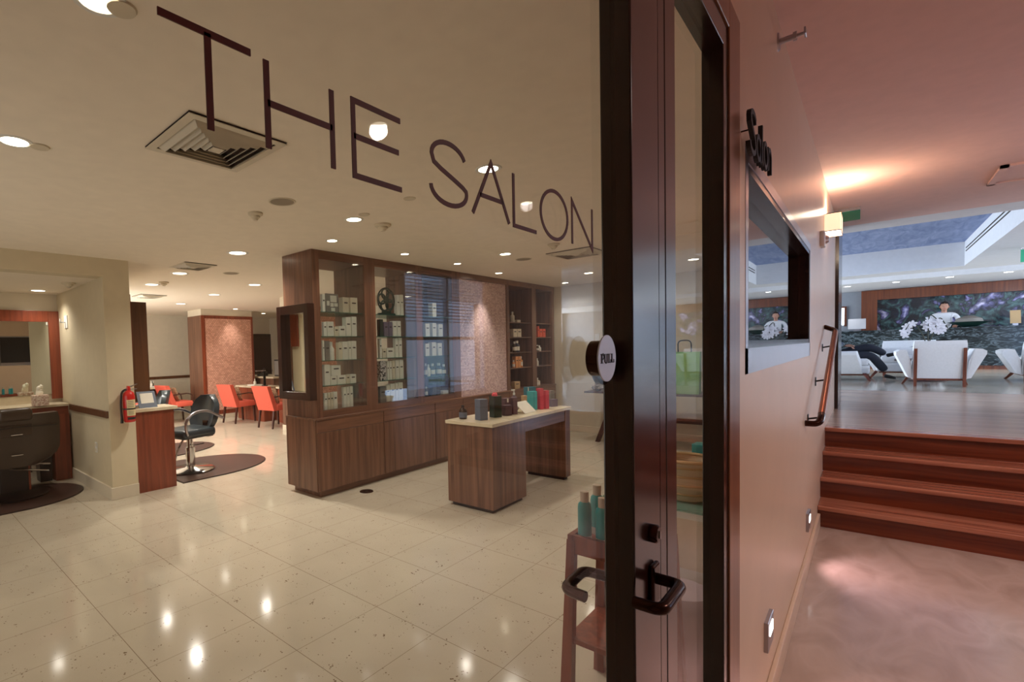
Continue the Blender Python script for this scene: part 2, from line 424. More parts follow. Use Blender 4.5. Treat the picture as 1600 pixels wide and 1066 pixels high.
def text_strokes(mb, strokes, W, x0, z0, sx, sz, y, dep):
    """flat strokes in the XZ plane: polyline points in unit letter box, width W metres"""
    for s in strokes:
        closed = s[0] == s[-1] and len(s) > 2
        P = [Vector((x0+p[0]*sx, z0+p[1]*sz)) for p in s]
        if closed: P = P[:-1]
        n = len(P); L = []; R = []
        for i in range(n):
            if closed: a, b = P[i-1], P[(i+1) % n]; pa, pb = P[i]-a, b-P[i]
            else:
                pa = P[i]-P[i-1] if i > 0 else P[1]-P[0]; pb = P[i+1]-P[i] if i < n-1 else P[-1]-P[-2]
            na = Vector((-pa.y, pa.x)).normalized(); nb = Vector((-pb.y, pb.x)).normalized()
            m = (na+nb).normalized(); k = 1/max(0.4, m.dot(na))
            L.append(P[i]+m*W/2*k); R.append(P[i]-m*W/2*k)
        rng = range(n) if closed else range(n-1)
        v = []
        for i in range(n):
            for q, yy in ((L[i], y), (R[i], y), (R[i], y+dep), (L[i], y+dep)): v.append((q.x, yy, q.y))
        f = []
        for i in rng:
            j = (i+1) % n
            for k in range(4): f.append([4*i+k, 4*j+k, 4*j+(k+1) % 4, 4*i+(k+1) % 4])
        if not closed: f += [[0, 1, 2, 3], [4*(n-1)+3, 4*(n-1)+2, 4*(n-1)+1, 4*(n-1)]]
        mb._add(v, f)
    return mb
def arc(cx, cz, rx, rz, a0, a1, n=18):
    return [(cx+rx*math.cos(math.radians(a0+(a1-a0)*i/n)), cz+rz*math.sin(math.radians(a0+(a1-a0)*i/n))) for i in range(n+1)]

WY = 0.29           # corridor face of the storefront wall
SAL = 2.55          # salon ceiling
CC = 2.87           # corridor ceiling
LZ = 0.69           # lobby floor
XE = 8.5            # salon end wall
YB = 13.2           # salon far wall
#@@SHELL
# ------------------------------------------------------------------ shell: salon
struct('floor', MB().box(-1.5, XE, 0.335, YB, -0.1, 0), M['floor'])
struct('floor_corridor', MB().box(-3, 5.27, -3.2, 0.335, -0.1, 0), M['corridor_floor'])
cl = MB()
cl.box(-1.5, 2.42, 0.375, YB, SAL, SAL+0.1).box(2.42, XE, 0.375, 4.5, SAL, SAL+0.1)
struct('ceiling', cl, M['ceiling'])
struct('ceiling_raised', MB().box(2.42, XE, 4.5, YB, SAL+0.05, SAL+0.15), M['ceiling'])
struct('wall_back', MB().box(-1.5, XE+0.1, YB, YB+0.1, 0, 2.7), M['paint_cream'])
struct('wall_right', MB().box(XE, XE+0.1, 0.44, YB, 0, 2.7), M['paint_cream'])
struct('wall_left', MB().box(-1.6, -1.5, -3.2, YB, 0, CC+0.1), M['paint_cream'])
struct('baseboard_right', MB().box(XE-0.015, XE, 0.46, YB, 0, 0.11, 0.004), M['paint_cream'])
struct('baseboard_back', MB().box(2.0, XE, YB-0.015, YB, 0, 0.11, 0.004), M['paint_cream'])
# alcove: pillar, beam, side wall, back wall, ceiling
AX0, AX1, AY0, AY1 = 1.67, 1.93, 5.70, 7.62
struct('wall_alcove_side', MB().box(AX0, AX1, AY0, YB, 0, SAL), M['paint_beam'])
struct('wall_alcove_beam', MB().box(-1.5, AX0, AY0, AY0+0.2, 2.36, SAL), M['paint_beam'])
struct('wall_alcove_back', MB().box(-1.5, AX0, AY1, AY1+0.1, 0, SAL), M['paint_cream'])
struct('ceiling_alcove', MB().box(-1.5, AX0, AY0+0.2, AY1, 2.36, 2.42), M['ceiling'])
struct('baseboard_alcove', MB().box(AX0-0.02, AX1, AY0-0.02, AY0, 0, 0.13, 0.004).box(AX0-0.02, AX0, AY0+0.0005, 7.2, 0, 0.13), M['paint_cream'])
struct('trim_1', MB().box(AX0-0.02, AX0, AY0+0.02, 7.2, 0.87, 0.945, 0.004), M['wood_brown'])
struct('trim_2', MB().box(2.0, 8.4, YB-0.02, YB, 0.93, 1.0), M['wood_brown'])
# ------------------------------------------------------------------ shell: corridor and lobby
WX0 = 1.865
WT = 0.375
wl = MB().box(WX0, 1.985, WY, WT, 0, CC)
wl.box(1.985, 4.4, WY, WT, 0, 1.40).box(1.985, 4.4, WY, WT, 2.11, CC).box(4.4, 7.7, WY, WT, 0, CC)
wl.box(-1.5, WX0, WY, WT, 2.46, CC)
wl.box(-1.5, -0.62, WY, WT, 0, 2.46)
struct('wall_storefront', wl, M['corridor_wall'])
struct('baseboard_corridor', MB().box(WX0+0.005, 5.2, WY-0.018, WY, 0, 0.11, 0.004), M['corridor_wall'])
struct('ceiling_corridor', MB().box(-3, 8.42, -3.2, WY, CC, CC+0.1), M['corridor_ceiling'])
# far side of the corridor: wall with two daylight windows that the glass mirrors
ww = MB()
for a, b in ((-3, 4.3), (6.0, 8.42)): ww.box(a, b, -3.3, -3.2, 0, CC)
for a, b in ((4.3, 6.0),): ww.box(a, b, -3.3, -3.2, 0, 0.9).box(a, b, -3.3, -3.2, 2.45, CC)
struct('wall_corridor_right', ww, M['corridor_wall'])
struct('wall_corridor_end', MB().box(-3.1, -3, -3.3, 0.44, 0, CC), M['corridor_wall'])
for i, (a, b) in enumerate(((4.3, 6.0),)):
    w = thing('window_%d' % (i+1), None, None, ((a+b)/2, -3.25, 0.9), kind='structure')
    f = MB()
    for x in (a, (a+b)/2-0.02, b-0.04): f.box(x, x+0.04, -3.28, -3.22, 0.9, 2.45)
    for z in (0.9, 1.62, 2.41): f.box(a, b, -3.28, -3.22, z, z+0.04)
    f.build('window_frame', M['steel'], w, (w.location))
    s = MB()
    for k in range(14): s.box(a, b, -3.31, -3.29, 1.85+k*0.042, 1.858+k*0.042)
    s.build('blind_slats', M['lobby_white'], w, (w.location))
# stairs
RX = (5.22, 5.50, 5.78, 6.06)
RH = LZ/4
st = thing('stairs', None, None, (5.22, -1.4, 0), kind='structure')
for k in range(4):
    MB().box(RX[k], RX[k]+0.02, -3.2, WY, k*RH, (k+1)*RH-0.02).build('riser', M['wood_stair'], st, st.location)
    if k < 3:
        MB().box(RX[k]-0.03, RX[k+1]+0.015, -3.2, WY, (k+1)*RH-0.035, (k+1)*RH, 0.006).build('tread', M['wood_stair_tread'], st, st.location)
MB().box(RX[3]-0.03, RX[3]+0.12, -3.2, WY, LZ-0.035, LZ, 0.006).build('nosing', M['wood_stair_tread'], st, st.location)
struct('floor_landing', MB().box(RX[3]+0.11, 10.6, -6, 0.44, LZ-0.06, LZ), M['wood_floor'])
struct('floor_lobby', MB().box(10.6, 19, -8, 8, LZ-0.06, LZ).box(8.7, 10.6, 0.44, 8, LZ-0.06, LZ), M['lobby_stone'])
struct('trim_3', MB().box(7.7, 8.55, WY-0.03, 0.44, LZ, CC), M['wood_frame'])
struct('wall_lobby_left', MB().box(8.61, 8.7, 0.44, 8, LZ, CC), M['lobby_grey'])
struct('wall_lobby_far', MB().box(18.9, 19.0, -8, -4.62, LZ, 2.75), M['lobby_grey'])
struct('wall_lobby_back', MB().box(19.0, 19.1, -8, 8, LZ, CC+0.1), M['lobby_grey'])
struct('wall_lobby_added', MB().box(13.0, 19, -8.1, -8.0, LZ, CC), M['wood_brown'])  # unseen wall, added and kept dark to shape reflections in the door glass
struct('wall_lobby_side', MB().box(8.6, 19, 8, 8.1, LZ, CC), M['lobby_grey'])
# lobby ceiling with skylight recess
LX0, LX1, LY0, LY1 = 8.97, 15.3, -1.32, 4.0
lc = MB().box(8.42, LX0, -8, WY, CC, CC+0.1).box(LX1, 16.1, -8, 8, CC, CC+0.1).box(LX0, LX1, -8, LY0-0.03, CC, CC+0.1).box(LX0, LX1, LY1, 8, CC, CC+0.1).box(8.42, LX0, WY, 8, CC, CC+0.1)
lc.box(16.1, 16.16, -8, 8, 2.76, CC+0.1).box(16.16, 19, -8, 8, 2.76, 2.86)
struct('ceiling_lobby', lc, M['lobby_white'])
rc = MB().box(LX1-0.03, LX1, LY0, LY1, CC, 3.35)
struct('ceiling_recess_wall', rc, M['lobby_white'])
struct('ceiling_recess_side', MB().box(LX0, LX1, LY0-0.03, LY0, CC, 3.35), M['lobby_white'])
struct('ceiling_recess_near', MB().box(LX0-0.03, LX0, LY0, LY1, CC+0.1, 3.35).box(LX0, LX1, LY1, LY1+0.03, CC, 3.35), M['lobby_white'])
struct('ceiling_recess_top', MB().box(LX0, LX1, LY0, LY1, 3.35, 3.4), M['sky_tint_plaster'])
#@@END
#@@DOOR
# ------------------------------------------------------------------ storefront door
GY = 0.316
D = thing('door_1', None, None, (0.45, 0.34, 0), kind='structure')
dl = D.location
MB().box(0.912, 1.062, WY, 0.342, 0.012, 2.32, 0.003).build('door_stile', M['wood_frame'], D, dl)
MB().box(-0.60, -0.46, WY, 0.342, 0.012, 2.32, 0.003).build('door_stile', M['wood_frame'], D, dl)
MB().box(-0.46, 0.912, WY, 0.342, 2.24, 2.32, 0.003).build('door_rail', M['wood_frame'], D, dl)
MB().box(-0.46, 0.912, WY, 0.342, 0.012, 0.16, 0.003).build('door_rail', M['wood_frame'], D, dl)
gp = MB().box(-0.46, 0.912, GY, GY+0.008, 0.16, 2.24).build('glass_pane', M['glass'], D, dl)
# lettering THE SALON: eight vinyl letters stuck on the pane
GK = (GY-0.0006)/0.34
T0, T1 = 1.5+0.163*GK, 1.5+0.2315*GK; H = T1-T0; LW = 0.0049
S_pts = arc(0.5, 0.745, 0.43, 0.255, 15, 180, 14) + [(0.12, 0.62), (0.3, 0.545), (0.6, 0.45), (0.86, 0.36)] + arc(0.5, 0.255, 0.46, 0.255, 12, -180, 16)
letters = [
 ('T', [[(0, 1), (1, 1)], [(0.5, 1), (0.5, 0)]], 0.141, 0.211),
 ('H', [[(0, 0), (0, 1)], [(1, 0), (1, 1)], [(0, 0.52), (1, 0.52)]], 0.2245, 0.291),
 ('E', [[(1, 1), (0, 1), (0, 0), (1, 0)], [(0, 0.53), (0.95, 0.53)]], 0.3165, 0.381),
 ('S', [S_pts], 0.426, 0.4985),
 ('A', [[(0, 0), (0.5, 1), (1, 0)], [(0.18, 0.36), (0.82, 0.36)]], 0.508, 0.592),
 ('L', [[(0, 1), (0, 0), (1, 0)]], 0.6045, 0.667),
 ('O', [arc(0.5, 0.5, 0.5, 0.52, 0, 360, 36)], 0.681, 0.770),
 ('N', [[(0, 0), (0, 1), (1, 0), (1, 1)]], 0.787, 0.867)]
for ch, st_, x0, x1 in letters:
    mb = MB(); text_strokes(mb, st_, LW, x0*GK, T0, (x1-x0)*GK, H, GY-0.0012, 0.001)
    o = mb.build('letter', M['letter'], gp, dl); o['label'] = 'dark maroon letter %s on the glass' % ch
# lock cylinder, rose and lever on the corridor side
cy = MB().lathe([(0.017, 0), (0.017, -0.011), (0.014, -0.015), (0.0, -0.015)], (0.998, WY, 1.146), 24, 'Y').build('lock_cylinder', M['bronze'], D, dl, smooth=True)
MB().box(0.9965, 0.9995, WY-0.0175, WY-0.014, 1.139, 1.153).build('keyway', M['chrome'], cy, dl)
MB().box(0.985, 1.022, WY-0.010, WY, 1.012, 1.088, 0.005).build('rose_plate', M['bronze'], D, dl)
lev = bezarc([(1.003, WY-0.008, 1.06), (1.003, WY-0.05, 1.06), (0.885, WY-0.05, 1.06), (0.885, WY-0.006, 1.06)], 0.018)
MB().tube(lev, 0.0105, 14).build('lever_handle', M['bronze'], D, dl, smooth=True)
MB().box(0.985, 1.022, 0.342, 0.352, 1.0, 1.085, 0.004).build('rose_plate', M['bronze'], D, dl)
lev = bezarc([(1.003, 0.347, 1.035), (1.003, 0.418, 1.035), (0.91, 0.418, 1.03), (0.905, 0.375, 1.03)], 0.02)
MB().tube(lev, 0.0105, 14).build('lever_handle', M['bronze'], D, dl, smooth=True)
# PULL disc
pc_ = atY(949, 560, 0.293); pz, pxx = pc_.z, pc_.x
pd = MB().lathe([(0.0, 0.002), (0.0365, 0.002), (0.0365, 0.0), (0.0, 0.0)], (pxx, 0.293, pz), 40, 'Y').build('pull_plate', M['plate'], D, dl)
MB().lathe([(0.0, 0.0), (0.028, 0.0), (0.028, 0.0205), (0.0, 0.0205)], (pxx, 0.2955, pz), 40, 'Y').build('pull_knob', M['bronze'], D, dl, smooth=True)
pb_ = atY(942, 567, 0.326)
MB().lathe([(0.0, 0.0), (0.038, 0.0), (0.038, 0.008), (0.0, 0.008)], (pb_.x, 0.3245, pb_.z), 40, 'Y').build('push_disc', M['bronze'], D, dl, smooth=True)
def slab(mb, ch, x, w, z, h, y, d):
    t = 0.0028; s = 0.0014
    L, R = x, x+w
    if ch == 'P':
        mb.box(L+s, L+s+t, y, y+d, z, z+h); mb.box(L-s, L+2.6*t, y, y+d, z, z+0.0012); mb.box(L-s, L+t, y, y+d, z+h-0.0012, z+h)
        text_strokes(mb, [[(0, 1), (0.6, 1)] + arc(0.6, 0.75, 0.4, 0.25, 90, -90, 10) + [(0, 0.5)]], 0.0017, L+s, z-0.0006, w-s, h, y, d)
    elif ch == 'U':
        mb.box(L-s, L+t+s, y, y+d, z+h-0.0012, z+h); mb.box(R-t, R+s, y, y+d, z+h-0.0012, z+h)
        text_strokes(mb, [[(0.12, 1), (0.12, 0.3)] + arc(0.5, 0.3, 0.38, 0.28, 180, 360, 10) + [(0.88, 1)]], 0.0021, L, z, w, h, y, d)
    else:
        mb.box(L+s, L+s+t, y, y+d, z, z+h); mb.box(L-s, L+t+2*s, y, y+d, z+h-0.0012, z+h); mb.box(L-s, R, y, y+d, z, z+0.0016); mb.box(R-0.0014, R, y, y+d, z, z+0.0055)
mb = MB()
for ch, x in zip('PULL', (-0.026, -0.012, 0.003, 0.0155)): slab(mb, ch, pxx+x, 0.0115, pz-0.0075, 0.0145, 0.2921, 0.0009)
mb.build('lettering', M['label_black'], pd, dl)
# fixed frame right of the door: astragal, mullion, sidelight, post, casing
MB().box(1.066, 1.104, WY+0.001, 0.342, 0, 2.32).build('trim_4', M['wood_frame'])['kind'] = 'structure'
W3 = thing('window_3', None, None, (1.45, 0.34, 0), kind='structure'); wl3 = W3.location
MB().box(1.107, 1.178, WY, 0.342, 0, 2.32, 0.002).build('window_mullion', M['wood_frame'], W3, wl3)
MB().box(1.655, 1.706, WY, 0.342, 0, 2.37, 0.002).build('window_jamb', M['wood_frame'], W3, wl3)
MB().box(1.178, 1.66, WY, 0.342, 2.31, 2.37, 0.002).build('window_head', M['wood_frame'], W3, wl3)
MB().box(1.178, 1.66, WY, 0.342, 0, 0.14, 0.002).build('window_sill', M['wood_frame'], W3, wl3)
MB().box(1.178, 1.66, GY, GY+0.008, 0.14, 2.31).build('window_glass', M['glass'], W3, wl3)
tr = MB().box(-0.62, 1.178, WY, 0.342, 2.325, 2.37)
struct('trim_5', tr, M['wood_frame'])
cs = MB().box(1.708, 1.862, WY-0.005, 0.345, 0, 2.455, 0.003).box(-0.62, 1.708, WY-0.005, 0.345, 2.375, 2.455, 0.003)
struct('trim_6', cs, M['wood_casing'])
#@@END
#@@CORRIDOR
# ------------------------------------------------------------------ corridor wall fittings
# recessed display window in the wall
W4 = thing('display_case', 'wide recessed display window with metal frame on corridor wall', 'display window', (3.17, WY, 1.4)); l4 = W4.location
f = MB().box(1.985, 4.4, WY-0.0015, WY+0.001, 2.085, 2.13).box(1.985, 2.03, WY-0.0015, WY+0.001, 1.39, 2.085).box(4.37, 4.4, WY-0.0015, WY+0.001, 1.39, 2.085)
f.box(1.985, 4.4, WY-0.0015, WY+0.001, 1.39, 1.475)
f.build('metal_frame', M['steel'], W4, l4)
f = MB().box(2.03, 4.37, WY+0.001, 0.40, 2.06, 2.085).box(2.03, 4.37, WY+0.001, 0.40, 1.475, 1.5).box(2.03, 2.055, WY+0.001, 0.40, 1.5, 2.06).box(4.34, 4.37, WY+0.001, 0.40, 1.5, 2.06)
f.build('case_lining', M['wood_frame'], W4, l4)
MB().box(2.055, 4.34, 0.345, 0.350, 1.5, 2.06).build('glass_pane', M['glass_dark'], W4, l4)
MB().box(2.03, 4.37, 0.40, 0.41, 1.475, 2.085).build('back_panel', M['black_gap'], W4, l4)
# Salon sign: standing-off letters
SG = thing('wall_sign', 'dark letters spelling Salon standing off the corridor wall', 'sign', (2.32, WY, 2.17)); sl = SG.location
sc_ = [
 ('S', [[(0.95, 0.86)] + arc(0.55, 0.86, 0.38, 0.14, 0, 180, 10) + [(0.2, 0.74), (0.45, 0.6), (0.8, 0.42), (0.9, 0.25)] + arc(0.48, 0.22, 0.42, 0.2, 0, -180, 10)], 1.85, 0.115, 2.072, 0.125),
 ('a', [arc(0.45, 0.5, 0.42, 0.48, 20, 380, 20), [(0.9, 1.0), (0.9, 0.1), (1.05, 0.0)]], 1.975, 0.08, 2.078, 0.075),
 ('l', [[(0.5, 1), (0.5, 0.08), (0.9, 0)]], 2.065, 0.045, 2.084, 0.125),
 ('o', [arc(0.5, 0.5, 0.48, 0.5, 0, 360, 24)], 2.12, 0.08, 2.09, 0.08),
 ('n', [[(0.05, 0), (0.05, 1)], [(0.05, 0.7)] + arc(0.5, 0.62, 0.42, 0.36, 160, 0, 10) + [(0.92, 0)]], 2.222, 0.08, 2.096, 0.08)]
for ch, stx, x0, w, z0, h in sc_:
    mb = MB(); text_strokes(mb, stx, 0.015, x0, z0, w, h, WY-0.032, 0.012)
    o = mb.build('letter', M['label_black'], SG, sl); o['label'] = 'dark metal letter %s' % ch
    MB().lathe([(0.0025, 0), (0.0025, 0.021)], (x0+w*0.5 if ch != 'o' else x0+w*0.02, WY-0.021, z0+h*(0.5 if ch != 'S' else 0.6)), 8, 'Y').build('standoff_pin', M['bronze'], o, sl)
# sprinkler
sp = thing('sprinkler', 'small metal sidewall sprinkler head high on corridor wall', 'sprinkler', (2.76, WY, 2.77)); l = sp.location
MB().lathe([(0.0, -0.006), (0.034, -0.006), (0.04, 0.004)], l, 20, 'Y').build('escutcheon', M['steel'], sp, l, smooth=True)
MB().lathe([(0.012, 0), (0.012, -0.05), (0.018, -0.05), (0.018, -0.062), (0.008, -0.062), (0.006, -0.085), (0.0, -0.085)], l, 14, 'Y').build('nozzle', M['steel'], sp, l, smooth=True)
MB().box(l.x-0.022, l.x+0.022, l.y-0.092, l.y-0.085, l.z-0.012, l.z+0.016, 0.002).build('deflector', M['steel'], sp, l)
# step lights
for (x, z, w_, h_, lab) in ((2.477, 0.325, 0.075, 0.12, 'rectangular metal step light low on corridor wall near the door'), (4.27, 0.30, 0.075, 0.12, 'rectangular metal step light low on wall beside the stairs')):
    s = thing('step_light', lab, 'step light', (x, WY, z), group='step lights on the corridor wall'); l = s.location
    MB().box(x-w_, x+w_, WY-0.014, WY+0.003, z-h_/2, z+h_/2, 0.003).build('cover_plate', M['steel'], s, l)
    MB().box(x-w_*0.55, x+w_*0.55, WY-0.017, WY-0.013, z-0.005, z+h_*0.3, 0.001).build('lens', M['steplight'], s, l)
    spot('step_lamp', s, (0, -0.05, 0.0), 7, (1.0, 0.74, 0.84), 2.2, 0.5, 0.01, target=(0, -0.9, -z-0.2))
# sconce
sx0, sx1, sy0, sz0, sz1 = 5.8, 6.15, 0.185, 2.425, 2.575
sc = thing('wall_sconce', 'glowing square fabric shade sconce on corridor wall', 'wall lamp', (5.97, WY, 2.5)); l = sc.location
sh = MB().box(sx0, sx1, sy0, sy0+0.004, sz0, sz1).box(sx0, sx0+0.004, sy0, WY, sz0, sz1).box(sx1-0.004, sx1, sy0, WY, sz0, sz1)
sh.build('shade', M['shade'], sc, l)
MB().box(sx0+0.004, sx1-0.004, sy0+0.004, WY-0.002, sz0+0.004, sz0+0.008).build('diffuser', M['shade_bottom'], sc, l)
fr = MB()
for z in (sz0, sz1): fr.box(sx0-0.002, sx1+0.002, sy0-0.002, sy0, z-0.003, z+0.003).box(sx0-0.002, sx0, sy0, WY, z-0.003, z+0.003).box(sx1, sx1+0.002, sy0, WY, z-0.003, z+0.003)
for x in (sx0-0.002, sx1): fr.box(x, x+0.002, sy0-0.002, sy0, sz0, sz1)
fr.build('shade_frame', M['bronze'], sc, l)
pl = bpy.data.lights.new('sconce_bulb', 'POINT'); pl.energy = 14; pl.color = (1, 0.78, 0.58); pl.shadow_soft_size = 0.05
po = bpy.data.objects.new('sconce_bulb', pl); COL.objects.link(po); po.parent = sc; po.location = (0, -0.05, 0.1)
# strobe alarm
sb = thing('alarm_strobe', 'white fire alarm strobe below the corridor sconce', 'fire alarm', (5.33, WY, 2.29)); l = sb.location
MB().box(l.x-0.07, l.x+0.07, WY-0.03, WY+0.003, l.z-0.06, l.z+0.06, 0.008).build('housing', M['white'], sb, l)
MB().lathe([(0.0, -0.055), (0.024, -0.05), (0.038, -0.03)], (l.x+0.02, WY, l.z), 18, 'Y').build('lens', M['chrome'], sb, l, smooth=True)
# handrail
hr = thing('handrail', 'sloping round copper brown handrail on wall beside the stairs', 'handrail', (5.0, WY, 0.9)); l = hr.location
HY = 0.215
p0 = atY(1284, 648, HY); p1 = atY(1305, 519, HY)
MB().tube([p0, p0.lerp(p1, 0.5), p1], 0.02, 16).build('rail', M['copper'], hr, l, smooth=True)
ret = bezarc([p0, p0+(p0-p1).normalized()*0.05, Vector((p0.x-0.09, HY+0.01, p0.z-0.05)), Vector((p0.x-0.09, WY-0.002, p0.z-0.05))], 0.03)
MB().tube(ret, 0.019, 14).build('rail_return', M['bronze'], hr, l, smooth=True)
ret = bezarc([p1, p1+(p1-p0).normalized()*0.05, Vector((p1.x+0.09, WY-0.002, p1.z+0.05))], 0.03)
MB().tube(ret, 0.019, 14).build('rail_return', M['bronze'], hr, l, smooth=True)
for t in (0.06, 0.45, 0.9):
    p = p0.lerp(p1, t); br = MB()
    br.tube(bezarc([p+Vector((0, 0, -0.018)), p+Vector((0, 0.0, -0.06)), Vector((p.x, WY-0.004, p.z-0.075))], 0.02), 0.006, 8)
    br.box(p.x-0.018, p.x+0.018, WY-0.006, WY, p.z-0.11, p.z-0.045, 0.002)
    br.build('bracket', M['black'], hr, l, smooth=True)
# air return frame in corridor ceiling
vt = thing('access_panel', 'square framed access panel in the corridor ceiling', 'ceiling panel', (7.0, -1.08, CC)); l = vt.location
fr = MB(); x0, x1, y0, y1 = 6.5, 7.2, -1.4, -0.745
fr.box(x0, x1, y1-0.045, y1, CC-0.02, CC).box(x0, x1, y0, y0+0.045, CC-0.02, CC).box(x0, x0+0.045, y0, y1, CC-0.02, CC).box(x1-0.045, x1, y0, y1, CC-0.02, CC)
fr.build('frame', M['corridor_ceiling'], vt, l)
MB().box(x0+0.045, x1-0.045, y0+0.045, y1-0.045, CC-0.008, CC-0.001).build('panel', M['corridor_ceiling'], vt, l)
# green edge-lit exit sign, hanging
def exit_sign(p, w, h, lab, mat):
    e = thing('exit_sign', lab, 'exit sign', p, group=None); l = e.location
    MB().box(p[0]-0.03, p[0]+0.03, p[1]-w/2, p[1]+w/2, p[2]-0.03, p[2]).build('housing', M['steel'], e, l)
    MB().box(p[0]-0.004, p[0]+0.004, p[1]-w/2, p[1]+w/2, p[2]-0.03-h, p[2]-0.03, 0.002).build('panel', mat, e, l)
exit_sign((7.3, 0.17, CC), 0.17, 0.10, 'translucent green exit sign hanging from corridor ceiling beside the sconce', M['green_exit'])
exit_sign((13.0, -1.86, CC), 0.3, 0.2, 'bright green exit sign at the right edge beyond the skylight recess', M['green_sign'])
# recess slot diffuser
sd = thing('slot_diffuser', 'twin line black slot diffuser along bright skylight recess wall', 'air vent', (12, LY0, 3.1)); l = sd.location
for z in (3.13, 3.19): MB().box(9.05, LX1-0.25, LY0, LY0+0.006, z, z+0.018).build('slot', M['dark_slot'], sd, l)
# corridor downlights (out of frame, they light the corridor)
for x, y in ((2.2, -1.5), (4.4, -1.7)):
    d = thing('corridor_downlight', 'round recessed downlight in the corridor ceiling', 'ceiling light', (x, y, CC), group='corridor downlights'); l = d.location
    MB().lathe([(0.05, 0), (0.075, -0.006), (0.08, 0)], l, 24).build('trim_ring', M['white'], d, l)
    MB().lathe([(0.0, -0.002), (0.05, -0.002), (0.05, 0)], l, 24).build('lens', M['lamp_warm'], d, l)
    spot('lamp', d, (0, 0, -0.03), 112, (1.0, 0.86, 0.79), 2.7, 1.0, 0.05, target=(0, 0, -2))
#@@END
#@@CABINET
# ------------------------------------------------------------------ display cabinet
CX0, CX1, CY0, CY1 = 3.09, 8.46, 3.99, 4.52
cab = thing('display_cabinet', 'long walnut display cabinet with three glass bays and pink mosaic panel', 'cabinet', (CX0, CY0, 0)); cl_ = cab.location
LEDGE = 0.83
MB().box(CX0+0.06, CX1, CY0+0.05, CY1-0.02, 0, 0.075).build('plinth', M['wood_cab_h'], cab, cl_)
MB().box(CX0-0.012, CX1, CY0+0.012, CY1, 0.075, LEDGE-0.02).build('base_body', M['wood_cab'], cab, cl_)
MB().box(CX0-0.02, CX1, CY0-0.012, CY1, LEDGE-0.02, LEDGE, 0.003).build('ledge', M['wood_cab_h'], cab, cl_)
doors = [(3.085, 4.05), (4.056, 5.0), (5.006, 5.62), (5.626, 6.85), (6.856, 8.45)]
for a, b in doors:
    MB().box(a, b-0.003, CY0-0.008, CY0+0.012, 0.08, LEDGE-0.15, 0.002).build('door', M['wood_cab'], cab, cl_)
    MB().box(a, b-0.003, CY0-0.008, CY0+0.012, LEDGE-0.145, LEDGE-0.022, 0.002).build('drawer', M['wood_cab_h'], cab, cl_)
ZB, ZT = 0.90, 2.46
U0 = CY0+0.015
bays = [(3.19, 3.82), (3.99, 4.70), (4.82, 5.45)]
# posts / stiles, dividers, top and bottom rails
posts = [(3.10, 3.19), (3.82, 3.99), (4.70, 4.82), (5.45, 5.615)]
for i, (a, b) in enumerate(posts):
    MB().box(a, b, U0, CY1 if i != 0 else U0+0.07, LEDGE, SAL).build('stile', M['wood_cab'], cab, cl_)
MB().box(3.10, 3.125, U0+0.07, CY1, LEDGE, SAL).build('end_panel', M['wood_cab'], cab, cl_)
for a, b in bays:
    MB().box(a, b, U0, CY1, LEDGE, ZB).build('bottom_rail', M['wood_cab_h'], cab, cl_)
    MB().box(a, b, U0, CY1, ZT, SAL).build('top_rail', M['wood_cab_h'], cab, cl_)
    MB().box(a, b, U0+0.004, U0+0.010, ZB, ZT).build('glass_door', M['glass_cab'], cab, cl_)
MB().box(4.82, 5.45, CY1-0.02, CY1, ZB, ZT).build('back_panel', M['wood_cab'], cab, cl_)
SHZ = [1.927, 1.672, 1.418, 1.155]
for a, b in bays:
    for z in SHZ:
        MB().box(a, b, U0+0.03, CY1-0.03, z-0.009, z).build('glass_shelf', M['glass_shelf'], cab, cl_)
# mosaic panel
MB().box(5.615, 6.86, U0+0.02, CY1, LEDGE, 2.47).build('mosaic_panel', M['mosaic'], cab, cl_)
MB().box(5.615, 6.86, U0, CY1, 2.47, SAL).build('top_rail', M['wood_cab_h'], cab, cl_)
# open shelf columns to the right
for a, b in ((6.86, 6.93), (7.66, 7.80), (8.38, 8.46)):
    MB().box(a, b, U0, CY1, LEDGE, SAL).build('stile', M['wood_cab'], cab, cl_)
for a, b in ((6.93, 7.66), (7.80, 8.38)):
    MB().box(a, b, CY1-0.02, CY1, LEDGE, SAL).build('back_panel', M['wood_cab'], cab, cl_)
    MB().box(a, b, U0, CY1-0.02, 2.47, SAL).build('top_rail', M['wood_cab_h'], cab, cl_)
    for z in (1.90, 1.665, 1.42, 1.17):
        MB().box(a, b, U0+0.02, CY1-0.02, z-0.012, z).build('shelf', M['wood_cab_h'], cab, cl_)
# mirror case on the cabinet's end
mc = thing('wall_mirror', 'tall dark framed mirror box on the end of the display cabinet', 'mirror', (3.10, 4.24, 1.5)); l = mc.location
my0, my1, mz0, mz1 = 3.985, 4.53, 1.02, 2.0
f = MB().box(3.01, 3.098, my0, my0+0.07, mz0, mz1, 0.003).box(3.01, 3.098, my1-0.07, my1, mz0, mz1, 0.003).box(3.01, 3.098, my0+0.07, my1-0.07, mz0, mz0+0.08, 0.003).box(3.01, 3.098, my0+0.07, my1-0.07, mz1-0.09, mz1, 0.003)
f.build('frame', M['wood_frame'], mc, l)
MB().box(3.07, 3.075, my0+0.07, my1-0.07, mz0+0.08, mz1-0.09).build('mirror_glass', M['mirror'], mc, l)

